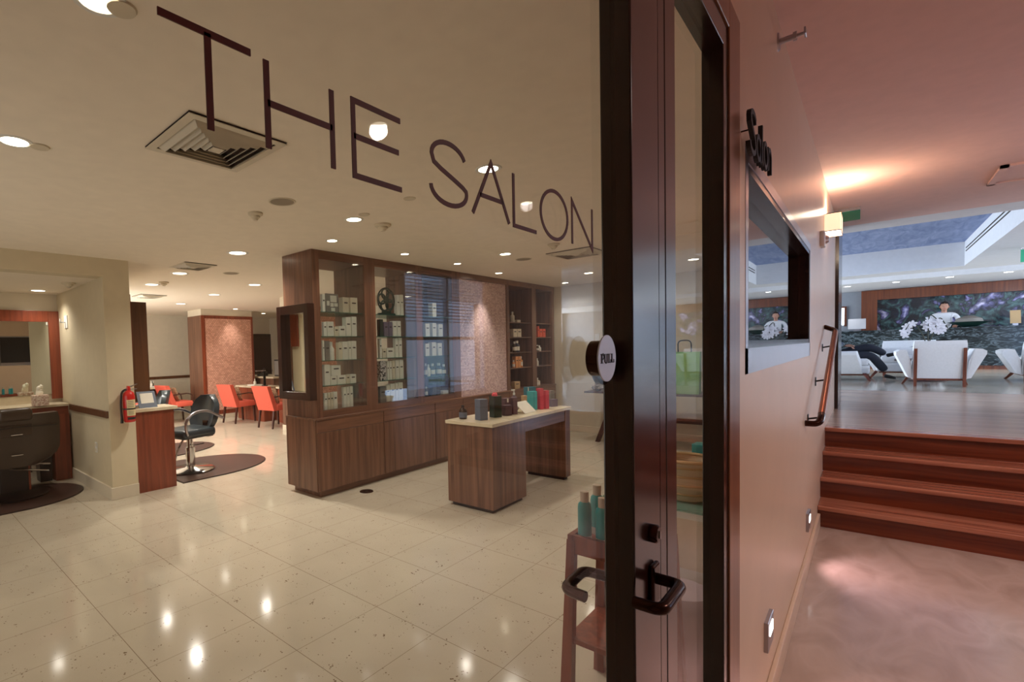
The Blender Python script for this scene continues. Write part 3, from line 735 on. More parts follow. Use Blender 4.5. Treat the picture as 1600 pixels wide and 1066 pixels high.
# --- goods in the cabinet
ORD = ['leftmost', 'second from the left', 'third from the left', 'fourth from the left', 'fifth from the left', 'sixth from the left', 'seventh from the left', 'eighth from the left']
SHN = ['top shelf', 'second shelf down', 'third shelf down', 'fourth shelf down', 'bottom']
def carton(x0, x1, zb, h, y, mat, label, group, kind='product_box', mark=True, dep=None):
    w = x1-x0; d = dep or min(0.07, max(0.035, w*0.9))
    o = thing(kind, label, 'box' if 'box' in kind else 'bottle', ((x0+x1)/2, y+d/2, zb), group=group)
    MB().box(-w/2, w/2, -d/2, d/2, 0, h, 0.002).build('carton', mat, o)
    if mark and h > 0.06:
        MB().box(-w*0.28, w*0.28, -d/2-0.001, -d/2+0.0005, h*0.6, h*0.6+0.014).build('printed_label', M['label_black'], o)
    return o
def bottle(x0, x1, zb, h, y, mat, label, group, capmat=None, name='product_bottle'):
    r = (x1-x0)/2
    o = thing(name, label, 'bottle', ((x0+x1)/2, y+r, zb), group=group)
    MB().lathe([(0, 0), (r*0.95, 0), (r, h*0.05), (r, h*0.62), (r*0.45, h*0.74), (r*0.42, h*0.8), (0, h*0.8)], seg=16).build('body', mat, o, smooth=True)
    MB().lathe([(0, h*0.79), (r*0.5, h*0.79), (r*0.5, h), (0, h)], seg=16).build('cap', capmat or M['white'], o, smooth=True)
    MB().lathe([(r*1.012, h*0.15), (r*1.012, h*0.5)], seg=16).build('label_band', M['white_box'], o, smooth=True)
    return o
BY = U0+0.05
def shelf_px(ox, sc, x):
    return ox + x/sc
def row(items, ox, oy, sc, base_cy, zb, bayname, shelf, y=BY):
    place_ = '%s bay, %s' % (bayname, shelf)
    grp = 'goods in %s' % place_
    for n, it in enumerate(items):
        c0, c1, ctop, m = it[:4]; kind = it[4] if len(it) > 4 else 'box'
        cbase = it[5] if len(it) > 5 else base_cy
        xa = atY(ox+c0/sc, oy+base_cy/sc, y).x; xb = atY(ox+c1/sc, oy+base_cy/sc, y).x - 0.002
        xm = (c0+c1)/2
        xa += 0.003
        h = atY(ox+xm/sc, oy+ctop/sc, y).z - atY(ox+xm/sc, oy+cbase/sc, y).z
        z0 = zb + (atY(ox+xm/sc, oy+cbase/sc, y).z - atY(ox+xm/sc, oy+base_cy/sc, y).z if len(it) > 5 else 0)
        cname = {'white_box': 'white', 'cream_box': 'cream', 'grey_box': 'grey', 'navy': 'navy', 'purple_grey': 'mauve', 'green_dark': 'dark green', 'floral_box': 'black and white floral', 'orange': 'orange', 'tan_box': 'tan', 'amber': 'dark', 'redorange': 'red and white'}[m]
        lab = '%s %s %s, %s' % (cname, 'product box' if kind == 'box' else 'bottle', place_, ORD[n])
        yy = y + (it[6] if len(it) > 6 else 0)
        if kind == 'box': carton(xa, xb, z0, max(0.03, h), yy, M[m], lab, grp)
        else: bottle(xa, xb, z0, max(0.05, h), yy, M[m], lab, grp)
w, c, g = 'white_box', 'cream_box', 'grey_box'
A = (500, 440, 5.079)
row([(20, 45, 92, w), (182, 232, 110, c), (242, 300, 110, c)], *A, 233, SHZ[0], 'left glass', SHN[0])
row([(30, 57, 322, w), (59, 113, 320, w), (116, 150, 362, c), (153, 206, 355, w), (208, 250, 284, w), (253, 295, 280, w)], *A, 436, SHZ[1], 'left glass', SHN[1])
row([(24, 40, 475, w), (43, 82, 480, g), (86, 128, 488, w, 'bottle'), (148, 180, 495, c), (183, 226, 490, w), (230, 252, 490, w), (254, 294, 488, w)], *A, 634, SHZ[2], 'left glass', SHN[2])
row([(38, 84, 670, w), (87, 136, 765, w), (139, 209, 765, w), (212, 240, 765, c), (243, 290, 765, w), (96, 170, 682, w, 'box', 764)], *A, 836, SHZ[3], 'left glass', SHN[3])
row([(38, 62, 897, w), (64, 86, 897, c), (88, 110, 897, c), (112, 143, 897, w), (190, 214, 870, w), (217, 240, 870, w), (243, 268, 870, w)], *A, 1030, ZB, 'left glass', 'bottom')
row([(611, 638, 102, w), (640, 666, 100, w)], *A, 264, SHZ[0], 'middle glass', SHN[0])
row([(476, 505, 305, 'green_dark'), (509, 545, 325, 'purple_grey'), (547, 578, 325, 'purple_grey'), (581, 612, 318, w), (614, 645, 318, w)], *A, 440, SHZ[1], 'middle glass', SHN[1])
row([(475, 495, 470, w), (498, 528, 548, c), (530, 590, 545, w), (601, 625, 472, w), (628, 655, 470, w)], *A, 624, SHZ[2], 'middle glass', SHN[2])
row([(480, 531, 645, 'floral_box'), (535, 552, 650, w), (555, 575, 650, w), (577, 600, 650, c), (603, 632, 648, w), (635, 667, 648, w)], *A, 800, SHZ[3], 'middle glass', SHN[3])
row([(480, 527, 850, g), (531, 560, 848, w), (563, 600, 840, w), (603, 625, 840, w), (628, 662, 838, w)], *A, 976, ZB, 'middle glass', 'bottom')
B = (640, 440, 5.08)
row([(182, 215, 165, w)], *B, 276, SHZ[0], 'right glass', SHN[0])
row([(128, 162, 340, w), (182, 215, 336, w), (232, 266, 345, w)], *B, 443, SHZ[1], 'right glass', SHN[1])
row([(128, 160, 508, w), (180, 214, 500, w), (228, 260, 508, w)], *B, 608, SHZ[2], 'right glass', SHN[2])
row([(130, 147, 665, 'navy', 'bottle'), (151, 175, 675, w, 'bottle'), (184, 215, 672, 'navy', 'bottle'), (236, 268, 672, 'navy', 'bottle'), (274, 300, 685, 'navy', 'bottle')], *B, 770, SHZ[3], 'right glass', SHN[3])
row([(135, 152, 845, 'navy', 'bottle'), (156, 180, 840, 'navy'), (184, 216, 826, 'navy'), (221, 248, 885, 'navy'), (268, 310, 895, w)], *B, 922, ZB, 'right glass', 'bottom')
Cc = (780, 430, 5.61)
O5 = ['top shelf', 'second shelf', 'third shelf', 'fourth shelf', 'bottom']
row([(122, 143, 310, w, 'bottle'), (158, 188, 380, c)], *Cc, 404, 1.90, 'wooden shelf', 'top shelf')
row([(125, 158, 480, c), (161, 195, 480, c)], *Cc, 552, 1.665, 'wooden shelf', 'second shelf down')
row([(140, 160, 605, 'amber', 'bottle'), (165, 190, 600, 'navy', 'bottle')], *Cc, 700, 1.42, 'wooden shelf', 'third shelf down')
row([(130, 145, 780, 'orange', 'bottle'), (147, 170, 750, 'orange'), (172, 193, 750, 'orange'), (196, 215, 752, 'orange', 'bottle')], *Cc, 848, 1.17, 'wooden shelf', 'fourth shelf down')
row([(138, 184, 930, 'tan_box')], *Cc, 992, 0.83, 'wooden shelf', 'bottom')
row([(340, 353, 455, 'redorange'), (356, 380, 480, 'redorange'), (383, 408, 480, 'redorange')], *Cc, 552, 1.665, 'corner shelf', 'second shelf down')
row([(340, 356, 640, 'amber', 'bottle'), (358, 374, 645, w, 'bottle')], *Cc, 697, 1.42, 'corner shelf', 'third shelf down')
row([(338, 352, 755, w, 'bottle')], *Cc, 822, 1.17, 'corner shelf', 'fourth shelf down')
row([(340, 372, 900, c, 'bottle')], *Cc, 965, 0.83, 'corner shelf', 'bottom')
# framed photo grid and bronze medallion
x0 = atY(510.5, 485, BY).x; x1 = atY(530, 485, BY).x; zt = atY(520, 459, BY).z
pf = thing('photo_frame', 'grey framed grid of pictures on the top glass shelf', 'picture frame', ((x0+x1)/2, BY+0.02, SHZ[0])); l = pf.location
MB().box(x0, x1, BY+0.01, BY+0.025, SHZ[0], zt, 0.002).build('frame', M['grey_box'], pf, l)
wv = x1-x0; hv = zt-SHZ[0]
for (u, v, a, b) in ((.07, .35, .2, .25), (.35, .55, .5, .35), (.35, .3, .25, .2), (.65, .32, .28, .18), (.4, .06, .3, .18)):
    MB().box(x0+u*wv, x0+(u+a)*wv, BY+0.007, BY+0.011, SHZ[0]+v*hv, SHZ[0]+(v+b)*hv).build('picture', M['white_box'], pf, l)
x0 = atY(593, 490, BY).x; x1 = atY(620, 490, BY).x; zc = atY(606, 468, BY).z
md = thing('fretwork_medallion', 'round pierced dark green bronze medallion on a stand', 'ornament', ((x0+x1)/2, BY+0.03, SHZ[0])); l = md.location
R_ = (x1-x0)/2*0.95; cx = (x0+x1)/2; zc = SHZ[0]+0.035+R_
fm = MB()
def ring3(c, r, t, n=28): return [Vector((c[0]+r*math.cos(2*PI*k/n), BY+0.03, c[1]+r*math.sin(2*PI*k/n))) for k in range(n+1)]
fm.tube(ring3((cx, zc), R_, 0), 0.009, 8)
for k in range(5):
    a = 2*PI*k/5+0.5
    fm.tube(ring3((cx+R_*.52*math.cos(a), zc+R_*.52*math.sin(a)), R_*.42, 0, 16), 0.011, 8)
fm.tube(ring3((cx, zc), R_*.25, 0, 14), 0.010, 8)
fm.build('fretwork_disc', M['green_dark'], md, l, smooth=True)
MB().box(cx-R_*.9, cx+R_*.9, BY+0.0, BY+0.06, SHZ[0], SHZ[0]+0.02, 0.004).box(cx-R_*.5, cx+R_*.5, BY+0.015, BY+0.045, SHZ[0]+0.02, SHZ[0]+0.045, 0.004).build('stand', M['green_dark'], md, l)
#@@END
#@@TABLE
# ------------------------------------------------------------------ display table
tb = thing('display_table', 'walnut pedestal display table with cream stone top', 'table', (4.6, 2.64, 0)); l = tb.location
TX0, TX1, TY0, TY1, TT = 3.81, 5.42, 2.395, 2.895, 0.82
MB().box(TX0-0.012, TX1+0.012, TY0-0.012, TY1+0.012, TT-0.032, TT, 0.003).build('stone_top', M['stone_top'], tb, l)
MB().box(TX0+0.6, TX1-0.12, TY0+0.005, TY1-0.005, TT-0.15, TT-0.032).build('apron', M['wood_cab_h'], tb, l)
MB().box(TX0, TX0+0.6, TY0, TY1, 0.035, TT-0.032, 0.002).build('pedestal', M['wood_cab'], tb, l)
MB().box(TX0+0.03, TX0+0.57, TY0+0.03, TY1-0.03, 0, 0.035).build('pedestal_plinth', M['black_gap'], tb, l)
MB().box(TX1-0.12, TX1, TY0, TY1, 0.035, TT-0.032, 0.002).build('end_panel', M['wood_cab'], tb, l)
MB().box(TX1-0.10, TX1-0.02, TY0+0.03, TY1-0.03, 0, 0.035).build('panel_plinth', M['black_gap'], tb, l)
# goods on the table; crop origin 720,580 scale 8.889
def onT(cx, cy): return atZ(720+cx/8.889, 580+cy/8.889, TT)
def hgt(base, cy_top, cx):
    v = ray(720+cx/8.889, 580+cy_top/8.889); h = math.hypot(base.x, base.y); return 1.5 + v.z/math.hypot(v.x, v.y)*h - TT
def tbox(cx0, cx1, cyb, cyt, dep, mat, name, label, cat, back=0.0):
    a = onT(cx0, cyb); b = onT(cx1, cyb); c_ = (a+b)/2; wd = (b-a).length*0.88
    d_ = Vector((c_.x, c_.y, 0)).normalized(); k = back + dep*0.4
    wd *= 1 + k/math.hypot(c_.x, c_.y); c_ = c_ + d_*k
    h = hgt(c_, cyt, (cx0+cx1)/2)
    o = thing(name, label, cat, (c_.x, c_.y, TT), -.35)
    MB().box(-wd/2, wd/2, -dep/2, dep/2, 0, h, 0.003).build('body', mat, o)
    return o, wd, h
o, wd, h = tbox(212, 365, 685, 388, 0.085, M['slate_box'], 'gift_box', 'tall slate blue gift box on the display table', 'box')
MB().box(-wd/2-0.001, wd/2+0.001, -0.0435, 0.0435, h*0.62, h*0.63).build('lid_seam', M['navy'], o)
p = onT(68, 668); h = hgt(p, 475, 68)
o = thing('amber_bottle', 'small dark amber bottle with grey label on the table corner', 'bottle', (p.x, p.y+0.03, TT))
MB().lathe([(0, 0), (0.036, 0), (0.038, 0.01), (0.038, h*.55), (0.03, h*.72), (0.013, h*.8), (0.013, h*.84), (0, h*.84)], seg=20).build('body', M['amber'], o, smooth=True)
MB().lathe([(0, h*.83), (0.015, h*.83), (0.015, h), (0, h)], seg=16).build('cap', M['black'], o, smooth=True)
MB().lathe([(0.0385, h*.12), (0.0385, h*.5)], seg=20).build('label_band', M['slate_box'], o, smooth=True)
o, wd, h = tbox(410, 560, 645, 345, 0.08, M['green_bag'], 'gift_bag', 'dark green gift bag with pink tissue on top', 'gift bag')
t = MB()
for k in range(7): t.ball((random.uniform(-wd*.3, wd*.3), random.uniform(-.02, .02), h+0.008), 0.018, 0.016, 0.018+random.random()*0.014, 1)
t.build('tissue', M['pink'], o)
hl = MB()
for s in (-1, 1): hl.tube(bezarc([(-wd/2*.7, s*.041, h*.95), (-wd/2*1.12, s*.042, h*.6), (-wd/2*1.1, s*.042, h*.25)], 0.02), 0.004, 6)
hl.build('ribbon_handle', M['black'], o)
o, wd, h = tbox(570, 690, 615, 375, 0.06, M['plum'], 'gift_bag', 'plum gift bag with white tag, behind the small plum box', 'gift bag', .06)
MB().box(-0.01, 0.008, -0.032, -0.030, h*.75, h*.98).build('tag', M['white_box'], o)
o, wd, h = tbox(690, 778, 610, 368, 0.06, M['plum'], 'gift_bag', 'plum gift bag right of the tagged plum bag', 'gift bag', .05)
o, wd, h = tbox(572, 712, 620, 472, 0.05, M['plum_dark'], 'gift_box', 'small plum box in front of the plum gift bags', 'box')
MB().box(-wd/2-.001, wd/2+.001, -.0255, .0255, h*.7, h*.72).build('lid_seam', M['label_black'], o)
p = onT(752, 525); h = 0.185
o = thing('pump_bottle', 'pump bottle with white head behind the plum bags', 'bottle', (p.x+0.02, p.y+0.02, TT))
MB().lathe([(0, 0), (.03, 0), (.03, h*.7), (.012, h*.78), (.012, h*.82), (0, h*.82)], seg=16).build('body', M['plum_dark'], o, smooth=True)
MB().lathe([(.012, h*.8), (.012, h*.95), (.006, h*.95), (.006, h*1.1), (0, h*1.1)], seg=12).box(-.045, .012, -.008, .008, h*1.08, h*1.16, .003).build('pump_head', M['white'], o, smooth=True)
p = onT(790, 540)
o = thing('small_bottle', 'small pale blue bottle behind the tilted price card', 'bottle', (p.x+0.02, p.y+0.03, TT))
MB().lathe([(0, 0), (.018, 0), (.018, .08), (.009, .095), (0, .095)], seg=14).build('body', M['slate_box'], o, smooth=True)
MB().lathe([(0, .094), (.01, .094), (.01, .125), (0, .125)], seg=12).build('cap', M['white'], o, smooth=True)
a = onT(895, 598); b = onT(1048, 560)
o = thing('price_card', 'tilted white card lying against a stand on the table', 'sign card', ((a.x+b.x)/2, (a.y+b.y)/2, TT))
dx = (b-a); dx.z = 0; n_ = Vector((-dx.y, dx.x, 0)).normalized()
mid = (a+b)/2; hh = 0.115
q = [a-mid, b-mid, b-mid+n_*0.10+Vector((-.03, 0, hh)), a-mid+n_*0.10+Vector((-.03, 0, hh))]
for v in q: v.z = max(v.z, 0.003)
MB().prism(q, n_*0.006+Vector((0, 0, -0.002))).build('card', M['white_box'], o)
MB().prism([n_*0.095+Vector((-.03, 0, .1)), n_*0.16+Vector((-.03, 0, 0.001)), n_*0.155+Vector((-.03, 0, 0.001)), n_*0.09+Vector((-.03, 0, .095))], dx.normalized()*0.03).build('easel_back', M['grey_box'], o)
o, wd, h = tbox(925, 1062, 540, 280, 0.06, M['teal'], 'gift_box', 'turquoise gift box next to the rose red boxes', 'box')
MB().box(-.002, .002, -.0305, -.029, 0.01, h).build('front_seam', M['teal_dark'], o)
o, wd, h = tbox(845, 930, 520, 340, 0.05, M['tan_box'], 'gift_box', 'tan box behind the turquoise gift box', 'box', .08)
o, wd, h = tbox(870, 1050, 500, 220, 0.06, M['teal_dark'], 'gift_bag', 'dark teal gift bag at the back of the table', 'gift bag', .13)
MB().box(-wd*.4, -wd*.34, -0.032, -0.03, h*.8, h).build('tag', M['white_box'], o)
o, wd, h = tbox(1065, 1140, 532, 240, 0.06, M['rose_red'], 'gift_box', 'taller rose red box on the display table', 'box')
o, wd, h = tbox(1142, 1215, 525, 268, 0.06, M['rose_red'], 'gift_box', 'shorter rose red box on the display table', 'box')
o, wd, h = tbox(1222, 1350, 495, 390, 0.05, M['purple_grey'], 'gift_box', 'low mauve grey box at the table end', 'box')
o, wd, h = tbox(1215, 1300, 480, 270, 0.05, M['grey_box'], 'gift_box', 'taller grey box behind the low mauve box', 'box', .07)
# ------------------------------------------------------------------ shelf stand behind the door
SX0, SY0 = 1.90, 0.60
sd = thing('etagere', 'dark wood splayed shelf stand just inside the glass door', 'shelf', (2.1, 0.74, 0)); l = sd.location
ex0, ex1, ey0, ey1, ez = 1.93, 2.27, 0.56, 0.87, 0.735
MB().box(ex0+.02, ex1-.02, ey0+.02, ey1-.02, ez-0.055, ez-0.03, 0.002).build('top_shelf', M['wood_red'], sd, l)
t = MB().box(ex0, ex1, ey1-.022, ey1, ez-.075, ez, .002).box(ex0, ex1, ey0, ey0+.022, ez-.075, ez, .002).box(ex0, ex0+.022, ey0+.022, ey1-.022, ez-.075, ez, .002).box(ex1-.022, ex1, ey0+.022, ey1-.022, ez-.075, ez, .002)
t.build('top_frame', M['wood_red'], sd, l)
for (x, y) in ((ex0, ey0), (ex0, ey1), (ex1, ey0), (ex1, ey1)):
    sxn = 1 if x == ex1 else -1; syn = 1 if y == ey1 else -1
    w0 = .032; w1 = .045
    def ringz(z, off, w):
        cx, cy = x - sxn*w/2 + sxn*off, y - syn*w/2 + syn*off
        return [Vector((cx+a*w/2, cy+b*w/2, z)) for a, b in ((-1, -1), (1, -1), (1, 1), (-1, 1))]
    MB().loft([ringz(0, 0.03, w1), ringz(ez-0.02, 0.002, w0)]).build('leg', M['wood_red'], sd, l)
MB().box(ex0-.005, ex1+.005, ey0-.005, ey1+.005, 0.29, 0.312, .002).build('lower_shelf', M['wood_red'], sd, l)
zt = ez-0.03
def sprayb(x, y, h, r, lab):
    o = thing('hair_spray_bottle', lab, 'bottle', (x, y, zt), group='teal bottles on the shelf stand')
    MB().lathe([(0, 0), (r, 0), (r, .028), (r*1.0, .03)], seg=20).build('base_band', M['white'], o, smooth=True)
    MB().lathe([(r, .028), (r, h*.68), (r*.9, h*.76), (r*.6, h*.8), (0, h*.8)], seg=20).build('body', M['teal_bottle'], o, smooth=True)
    MB().lathe([(0, h*.79), (r*.62, h*.79), (r*.62, h), (0, h)], seg=18).build('cap', M['cap'], o, smooth=True)
p = atZ(914, 846, zt); sprayb(p.x, p.y, .205, .026, 'front teal bottle with taupe cap, leftmost on the shelf stand')
p = atZ(929, 836, zt); sprayb(p.x+.03, p.y, .205, .026, 'teal bottle behind the leftmost one on the shelf stand')
p = atZ(942, 852, zt); sprayb(p.x, p.y, .19, .026, 'teal bottle nearest the door edge on the shelf stand')
sprayb(p.x+.16, p.y+.02, .21, .026, 'teal bottle at the far side of the shelf stand')
#@@END
#@@SALON
# ------------------------------------------------------------------ trestle table at the far wall
tt = thing('trestle_table', 'dark trestle table with slanted legs along the far end wall', 'table', (7.95, 2.1, 0)); l = tt.location
MB().box(7.65, 8.3, 1.0, 3.15, .765, .79, .003).build('tabletop', M['wood_leg'], tt, l)
for x in (7.78, 8.17):
    for (ya, yb) in ((2.72, 3.0), (1.45, 1.15)):
        MB().loft([[Vector((x+a*.03, yb+b*.03, 0)) for a, b in ((-1, -1), (1, -1), (1, 1), (-1, 1))], [Vector((x+a*.03, ya+b*.03, .765)) for a, b in ((-1, -1), (1, -1), (1, 1), (-1, 1))]]).build('leg', M['wood_leg'], tt, l)
MB().box(7.95, 7.99, 1.3, 2.85, .35, .42).build('stretcher', M['wood_leg'], tt, l)
random.seed(3)
for k in range(5):
    y = 3.02 - k*0.215
    o = thing('cellophane_package', 'crinkled silver cellophane package on the trestle table, %s' % (ORD+['ninth from the left'])[k], 'package', (7.85, y, .79), group='silver packages on the trestle table')
    b = MB(); t = bmesh.new(); bmesh.ops.create_icosphere(t, subdivisions=3, radius=1)
    for v in t.verts: v.co *= 1+random.uniform(-.22, .22)
    b.merge(t, Matrix.Diagonal((.09, .082, .06, 1)))
    b.bm.transform(Matrix.Translation((0, 0, .06)))
    for v in b.bm.verts: v.co.z = max(v.co.z, 0)
    b.build('wrapping', M['crinkle'], o)
    MB().lathe([(0, .09), (.02, .1), (.008, .12), (.03, .15)], seg=8).build('tied_top', M['crinkle'], o)
p = atX(1068, 600, 7.75)
o = thing('shopping_bag', 'bright lime green bag standing on the trestle table', 'bag', (7.86, min(p.y+.02, 1.82), .79))
MB().loft([[Vector((a*.07, b*.17, 0)) for a, b in ((-1, -1), (1, -1), (1, 1), (-1, 1))], [Vector((a*.05, b*.18, .58)) for a, b in ((-1, -1), (1, -1), (1, 1), (-1, 1))]]).build('bag', M['lime'], o)
MB().tube(bezarc([(-.05, -.08, .58), (-.06, -.08, .74), (-.06, .08, .74), (-.05, .08, .58)], .06), .008, 8).build('handle', M['black'], o)
o = thing('folded_towel', 'draped white towel beside the lime green bag', 'towel', (7.86, min(p.y+.02, 1.82)-.34, .79))
b = MB()
for k in range(5): b.box(-.1, .1, -.12+.006*k, .12-.006*k, .012+k*.06, .07+k*.06, .025)
b.build('folds', M['white'], o)
# near table with basket seen through the sidelight
ns = thing('side_cabinet', 'white side cabinet with a glass top inside the sidelight window', 'cabinet', (2.95, .74, 0)); l = ns.location
MB().box(2.66, 3.3, .50, .96, .05, .70, .004).build('body', M['white'], ns, l)
MB().box(2.63, 3.33, .48, .99, .70, .712).build('glass_top', M['glass_shelf'], ns, l)
MB().box(2.655, 2.66, .52, .94, .42, .66).build('drawer', M['cream_box'], ns, l)
MB().box(2.64, 2.655, .66, .80, .55, .565).build('handle', M['steel'], ns, l)
MB().box(2.69, 3.27, .52, .94, 0, .05).build('plinth', M['black_gap'], ns, l)
o = thing('wicker_basket', 'round woven wicker basket on the white side cabinet', 'basket', (2.86, .66, .712))
MB().lathe([(0, 0), (.09, 0), (.10, .02), (.125, .2), (.12, .2), (.095, .02), (0, .012)], seg=28).build('body', M['wire'], o, smooth=True)
bd = MB()
for k in range(4): bd.tube([(( .104+.0062*k*1.0)*math.cos(2*PI*i/24), (.104+.0062*k)*math.sin(2*PI*i/24), .035+k*.045) for i in range(25)], .006, 6)
bd.build('woven_band', M['tan_box'], o)
MB().tube([(.123*math.cos(2*PI*i/28), .123*math.sin(2*PI*i/28), .2) for i in range(29)], .009, 8).build('rim', M['tan_box'], o, smooth=True)
o = thing('teal_carton', 'teal carton on the side cabinet beside the wicker basket', 'box', (3.1, .62, .712))
MB().box(-.05, .05, -.06, .06, 0, .24, .003).build('carton', M['teal_bottle'], o)
MB().box(-.052, -.049, -.05, .05, .06, .17).build('label_panel', M['white_box'], o)
o = thing('ottoman', 'lilac round ottoman low inside the sidelight window', 'ottoman', (2.36, .62, 0))
o.location = (2.47, .60, 0)
MB().lathe([(0, .05), (.13, .05), (.145, .08), (.145, .36), (.12, .4), (0, .41)], seg=28).build('seat', M['lilac'], o, smooth=True)
MB().lathe([(0, 0), (.12, 0), (.12, .05), (0, .05)], seg=20).build('base', M['wood_leg'], o)

# ------------------------------------------------------------------ alcove
sv = thing('styling_counter', 'mahogany styling counter with cream top in the alcove', 'counter', (.6, 7.4, 0)); l = sv.location
MB().box(-1.4, AX0-.025, 7.17, AY1-.002, .925, .955, .003).build('counter_top', M['stone_top'], sv, l)
MB().box(-1.4, AX0-.03, 7.19, 7.22, .83, .925).build('apron', M['wood_red_h'], sv, l)
MB().box(1.47, AX0-.025, 7.19, AY1-.01, 0, .83).build('leg_panel', M['wood_red'], sv, l)
MB().box(.62, .70, 7.4, AY1-.01, 0, .83).build('leg_panel', M['wood_red'], sv, l)
MB().box(-1.4, 1.47, AY1-.02, AY1-.002, .955, 1.06).build('backsplash', M['stone_top'], sv, l)
mr = thing('framed_mirror', 'large mahogany framed mirror above the alcove counter', 'mirror', (.6, AY1-.04, 1.5)); l = mr.location
p0_ = atY(95, 487, AY1-.05); p1_ = atY(75, 502, AY1-.05)
mx1 = p0_.x; mzt = p0_.z; sw = mx1-p1_.x
f = MB().box(mx1-sw, mx1, AY1-.06, AY1-.022, 1.0, mzt, .003)
f.box(-1.2, mx1-sw, AY1-.06, AY1-.022, mzt-.14, mzt, .003).box(-.02, .10, AY1-.06, AY1-.022, 1.0, mzt-.14, .003)
f.build('frame', M['wood_red'], mr, l)
MB().box(.10, mx1-sw, AY1-.045, AY1-.035, 1.065, mzt-.14).build('mirror_glass', M['mirror'], mr, l)
q = atY(106, 500, AY1-.03); q2 = atY(109, 618, AY1-.03)
tl = thing('wall_tube_lamp', 'unlit vertical cream tube lamp right of the alcove mirror', 'wall lamp', (q.x, AY1-.03, (q.z+q2.z)/2)); l = tl.location
MB().lathe([(.04, q2.z), (.04, q.z)], (q.x, AY1-.045, 0), 18).build('tube', M['white'], tl, l, smooth=True)
MB().lathe([(0, q.z), (.046, q.z), (.046, q.z+.03), (0, q.z+.03)], (q.x, AY1-.047, 0), 18).build('end_cap', M['black'], tl, l)
MB().lathe([(0, q2.z-.03), (.046, q2.z-.03), (.046, q2.z), (0, q2.z)], (q.x, AY1-.047, 0), 18).build('end_cap', M['black'], tl, l)
p = atZ(63, 634, .955)
tz = thing('tissue_box', 'patterned tissue box with tissue on the alcove counter', 'tissue box', (p.x, p.y-.01, .955)); 
MB().box(-.08, .08, -.06, .06, 0, .13, .004).build('carton', M['tissue_box'], tz)
t = MB(); 
for k in range(6): t.ball((random.uniform(-.02, .02), random.uniform(-.015, .015), .15+.015*k), .045-.004*k, .02, .035, 1)
t.build('tissue', M['tissue'], tz)
hh_ = thing('wall_hook', 'small metal hook fitting on the alcove side wall', 'hook', (AX0, 7.2, 2.0)); l = hh_.location
MB().box(AX0-.008, AX0, 7.13, 7.27, 1.9, 2.06, .002).build('plate', M['white'], hh_, l)
MB().tube(bezarc([(AX0-.006, 7.22, 1.98), (AX0-.06, 7.22, 1.97), (AX0-.06, 7.22, 2.02)], .02), .01, 8).build('prong', M['white'], hh_, l)
def outlet(p, n, lab):
    o = thing('wall_outlet', lab, 'outlet', p)
    if n == 'X': MB().box(-.006, 0, -.037, .037, -.058, .058, .002).build('cover_plate', M['white'], o); MB().box(-.008, -.005, -.018, .018, .012, .045).box(-.008, -.005, -.018, .018, -.045, -.012).build('socket', M['cream_box'], o)
    else: MB().box(-.037, .037, -.006, 0, -.058, .058, .002).build('cover_plate', M['white'], o); MB().box(-.018, .018, -.008, -.005, .012, .045).box(-.018, .018, -.008, -.005, -.045, -.012).build('socket', M['cream_box'], o)
p = atX(151, 699, AX0); outlet((AX0, p.y, p.z), 'X', 'white outlet plate on the lower alcove side wall')
# fire extinguisher
fe = thing('fire_extinguisher', 'red fire extinguisher hanging on the cream pillar', 'fire extinguisher', (1.845, AY0-.075, .82)); l = fe.location
R1 = .062
MB().lathe([(0, .005), (R1*.8, 0), (R1, .015), (R1, .27), (R1*.85, .31), (R1*.4, .335), (0, .337)], seg=24).build('cylinder', M['ext_red'], fe, smooth=True)
MB().lathe([(0, .33), (.022, .33), (.022, .365), (.012, .37), (0, .37)], seg=14).box(-.012, .012, -.02, .02, .36, .385, .003).build('valve', M['ext_red'], fe)
hd = MB(); hd.prism([(0, -.012, .375), (.09, -.012, .405), (.09, -.012, .398), (0, -.012, .362)], (0, .024, 0)); hd.prism([(0, -.012, .352), (.085, -.012, .352), (.085, -.012, .345), (0, -.012, .345)], (0, .024, 0))
hd.build('grip', M['steel'], fe)
MB().tube(bezarc([(-.015, 0, .35), (-.07, -.01, .34), (-.085, -.01, .2), (-.08, -.01, .05)], .05), .011, 10).build('hose', M['black'], fe, smooth=True)
MB().lathe([(.016, .0), (.012, .06)], (-.08, -.01, -.005), 10).build('nozzle', M['black'], fe, smooth=True)
def wrap(mb, r, z0, z1, a0, a1, n=10): 
    v = []; 
    for i in range(n+1):
        a = math.radians(a0+(a1-a0)*i/n); v += [(r*math.cos(a), r*math.sin(a), z0), (r*math.cos(a), r*math.sin(a), z1)]
    return mb._add(v, [[2*i, 2*i+2, 2*i+3, 2*i+1] for i in range(n)])
wrap(MB(), R1+.0008, .07, .24, -128, -35).build('label_sheet', M['paper'], fe)
pr_ = MB()
for k in range(4): wrap(pr_, R1+.0014, .165+k*.018, .171+k*.018, -115, -60, 6)
for k in range(3): wrap(pr_, R1+.0014, .085+k*.014, .090+k*.014, -115, -60, 6)
pr_.build('label_print', M['grey_box'], fe)
MB().lathe([(R1+.003, .135), (R1+.003, .15)], seg=24).box(-.02, .02, .06, .078, .12, .2).build('bracket_strap', M['black'], fe)
wrap(MB(), R1+.0008, .03, .055, -125, -38).build('lower_band', M['label_black'], fe)

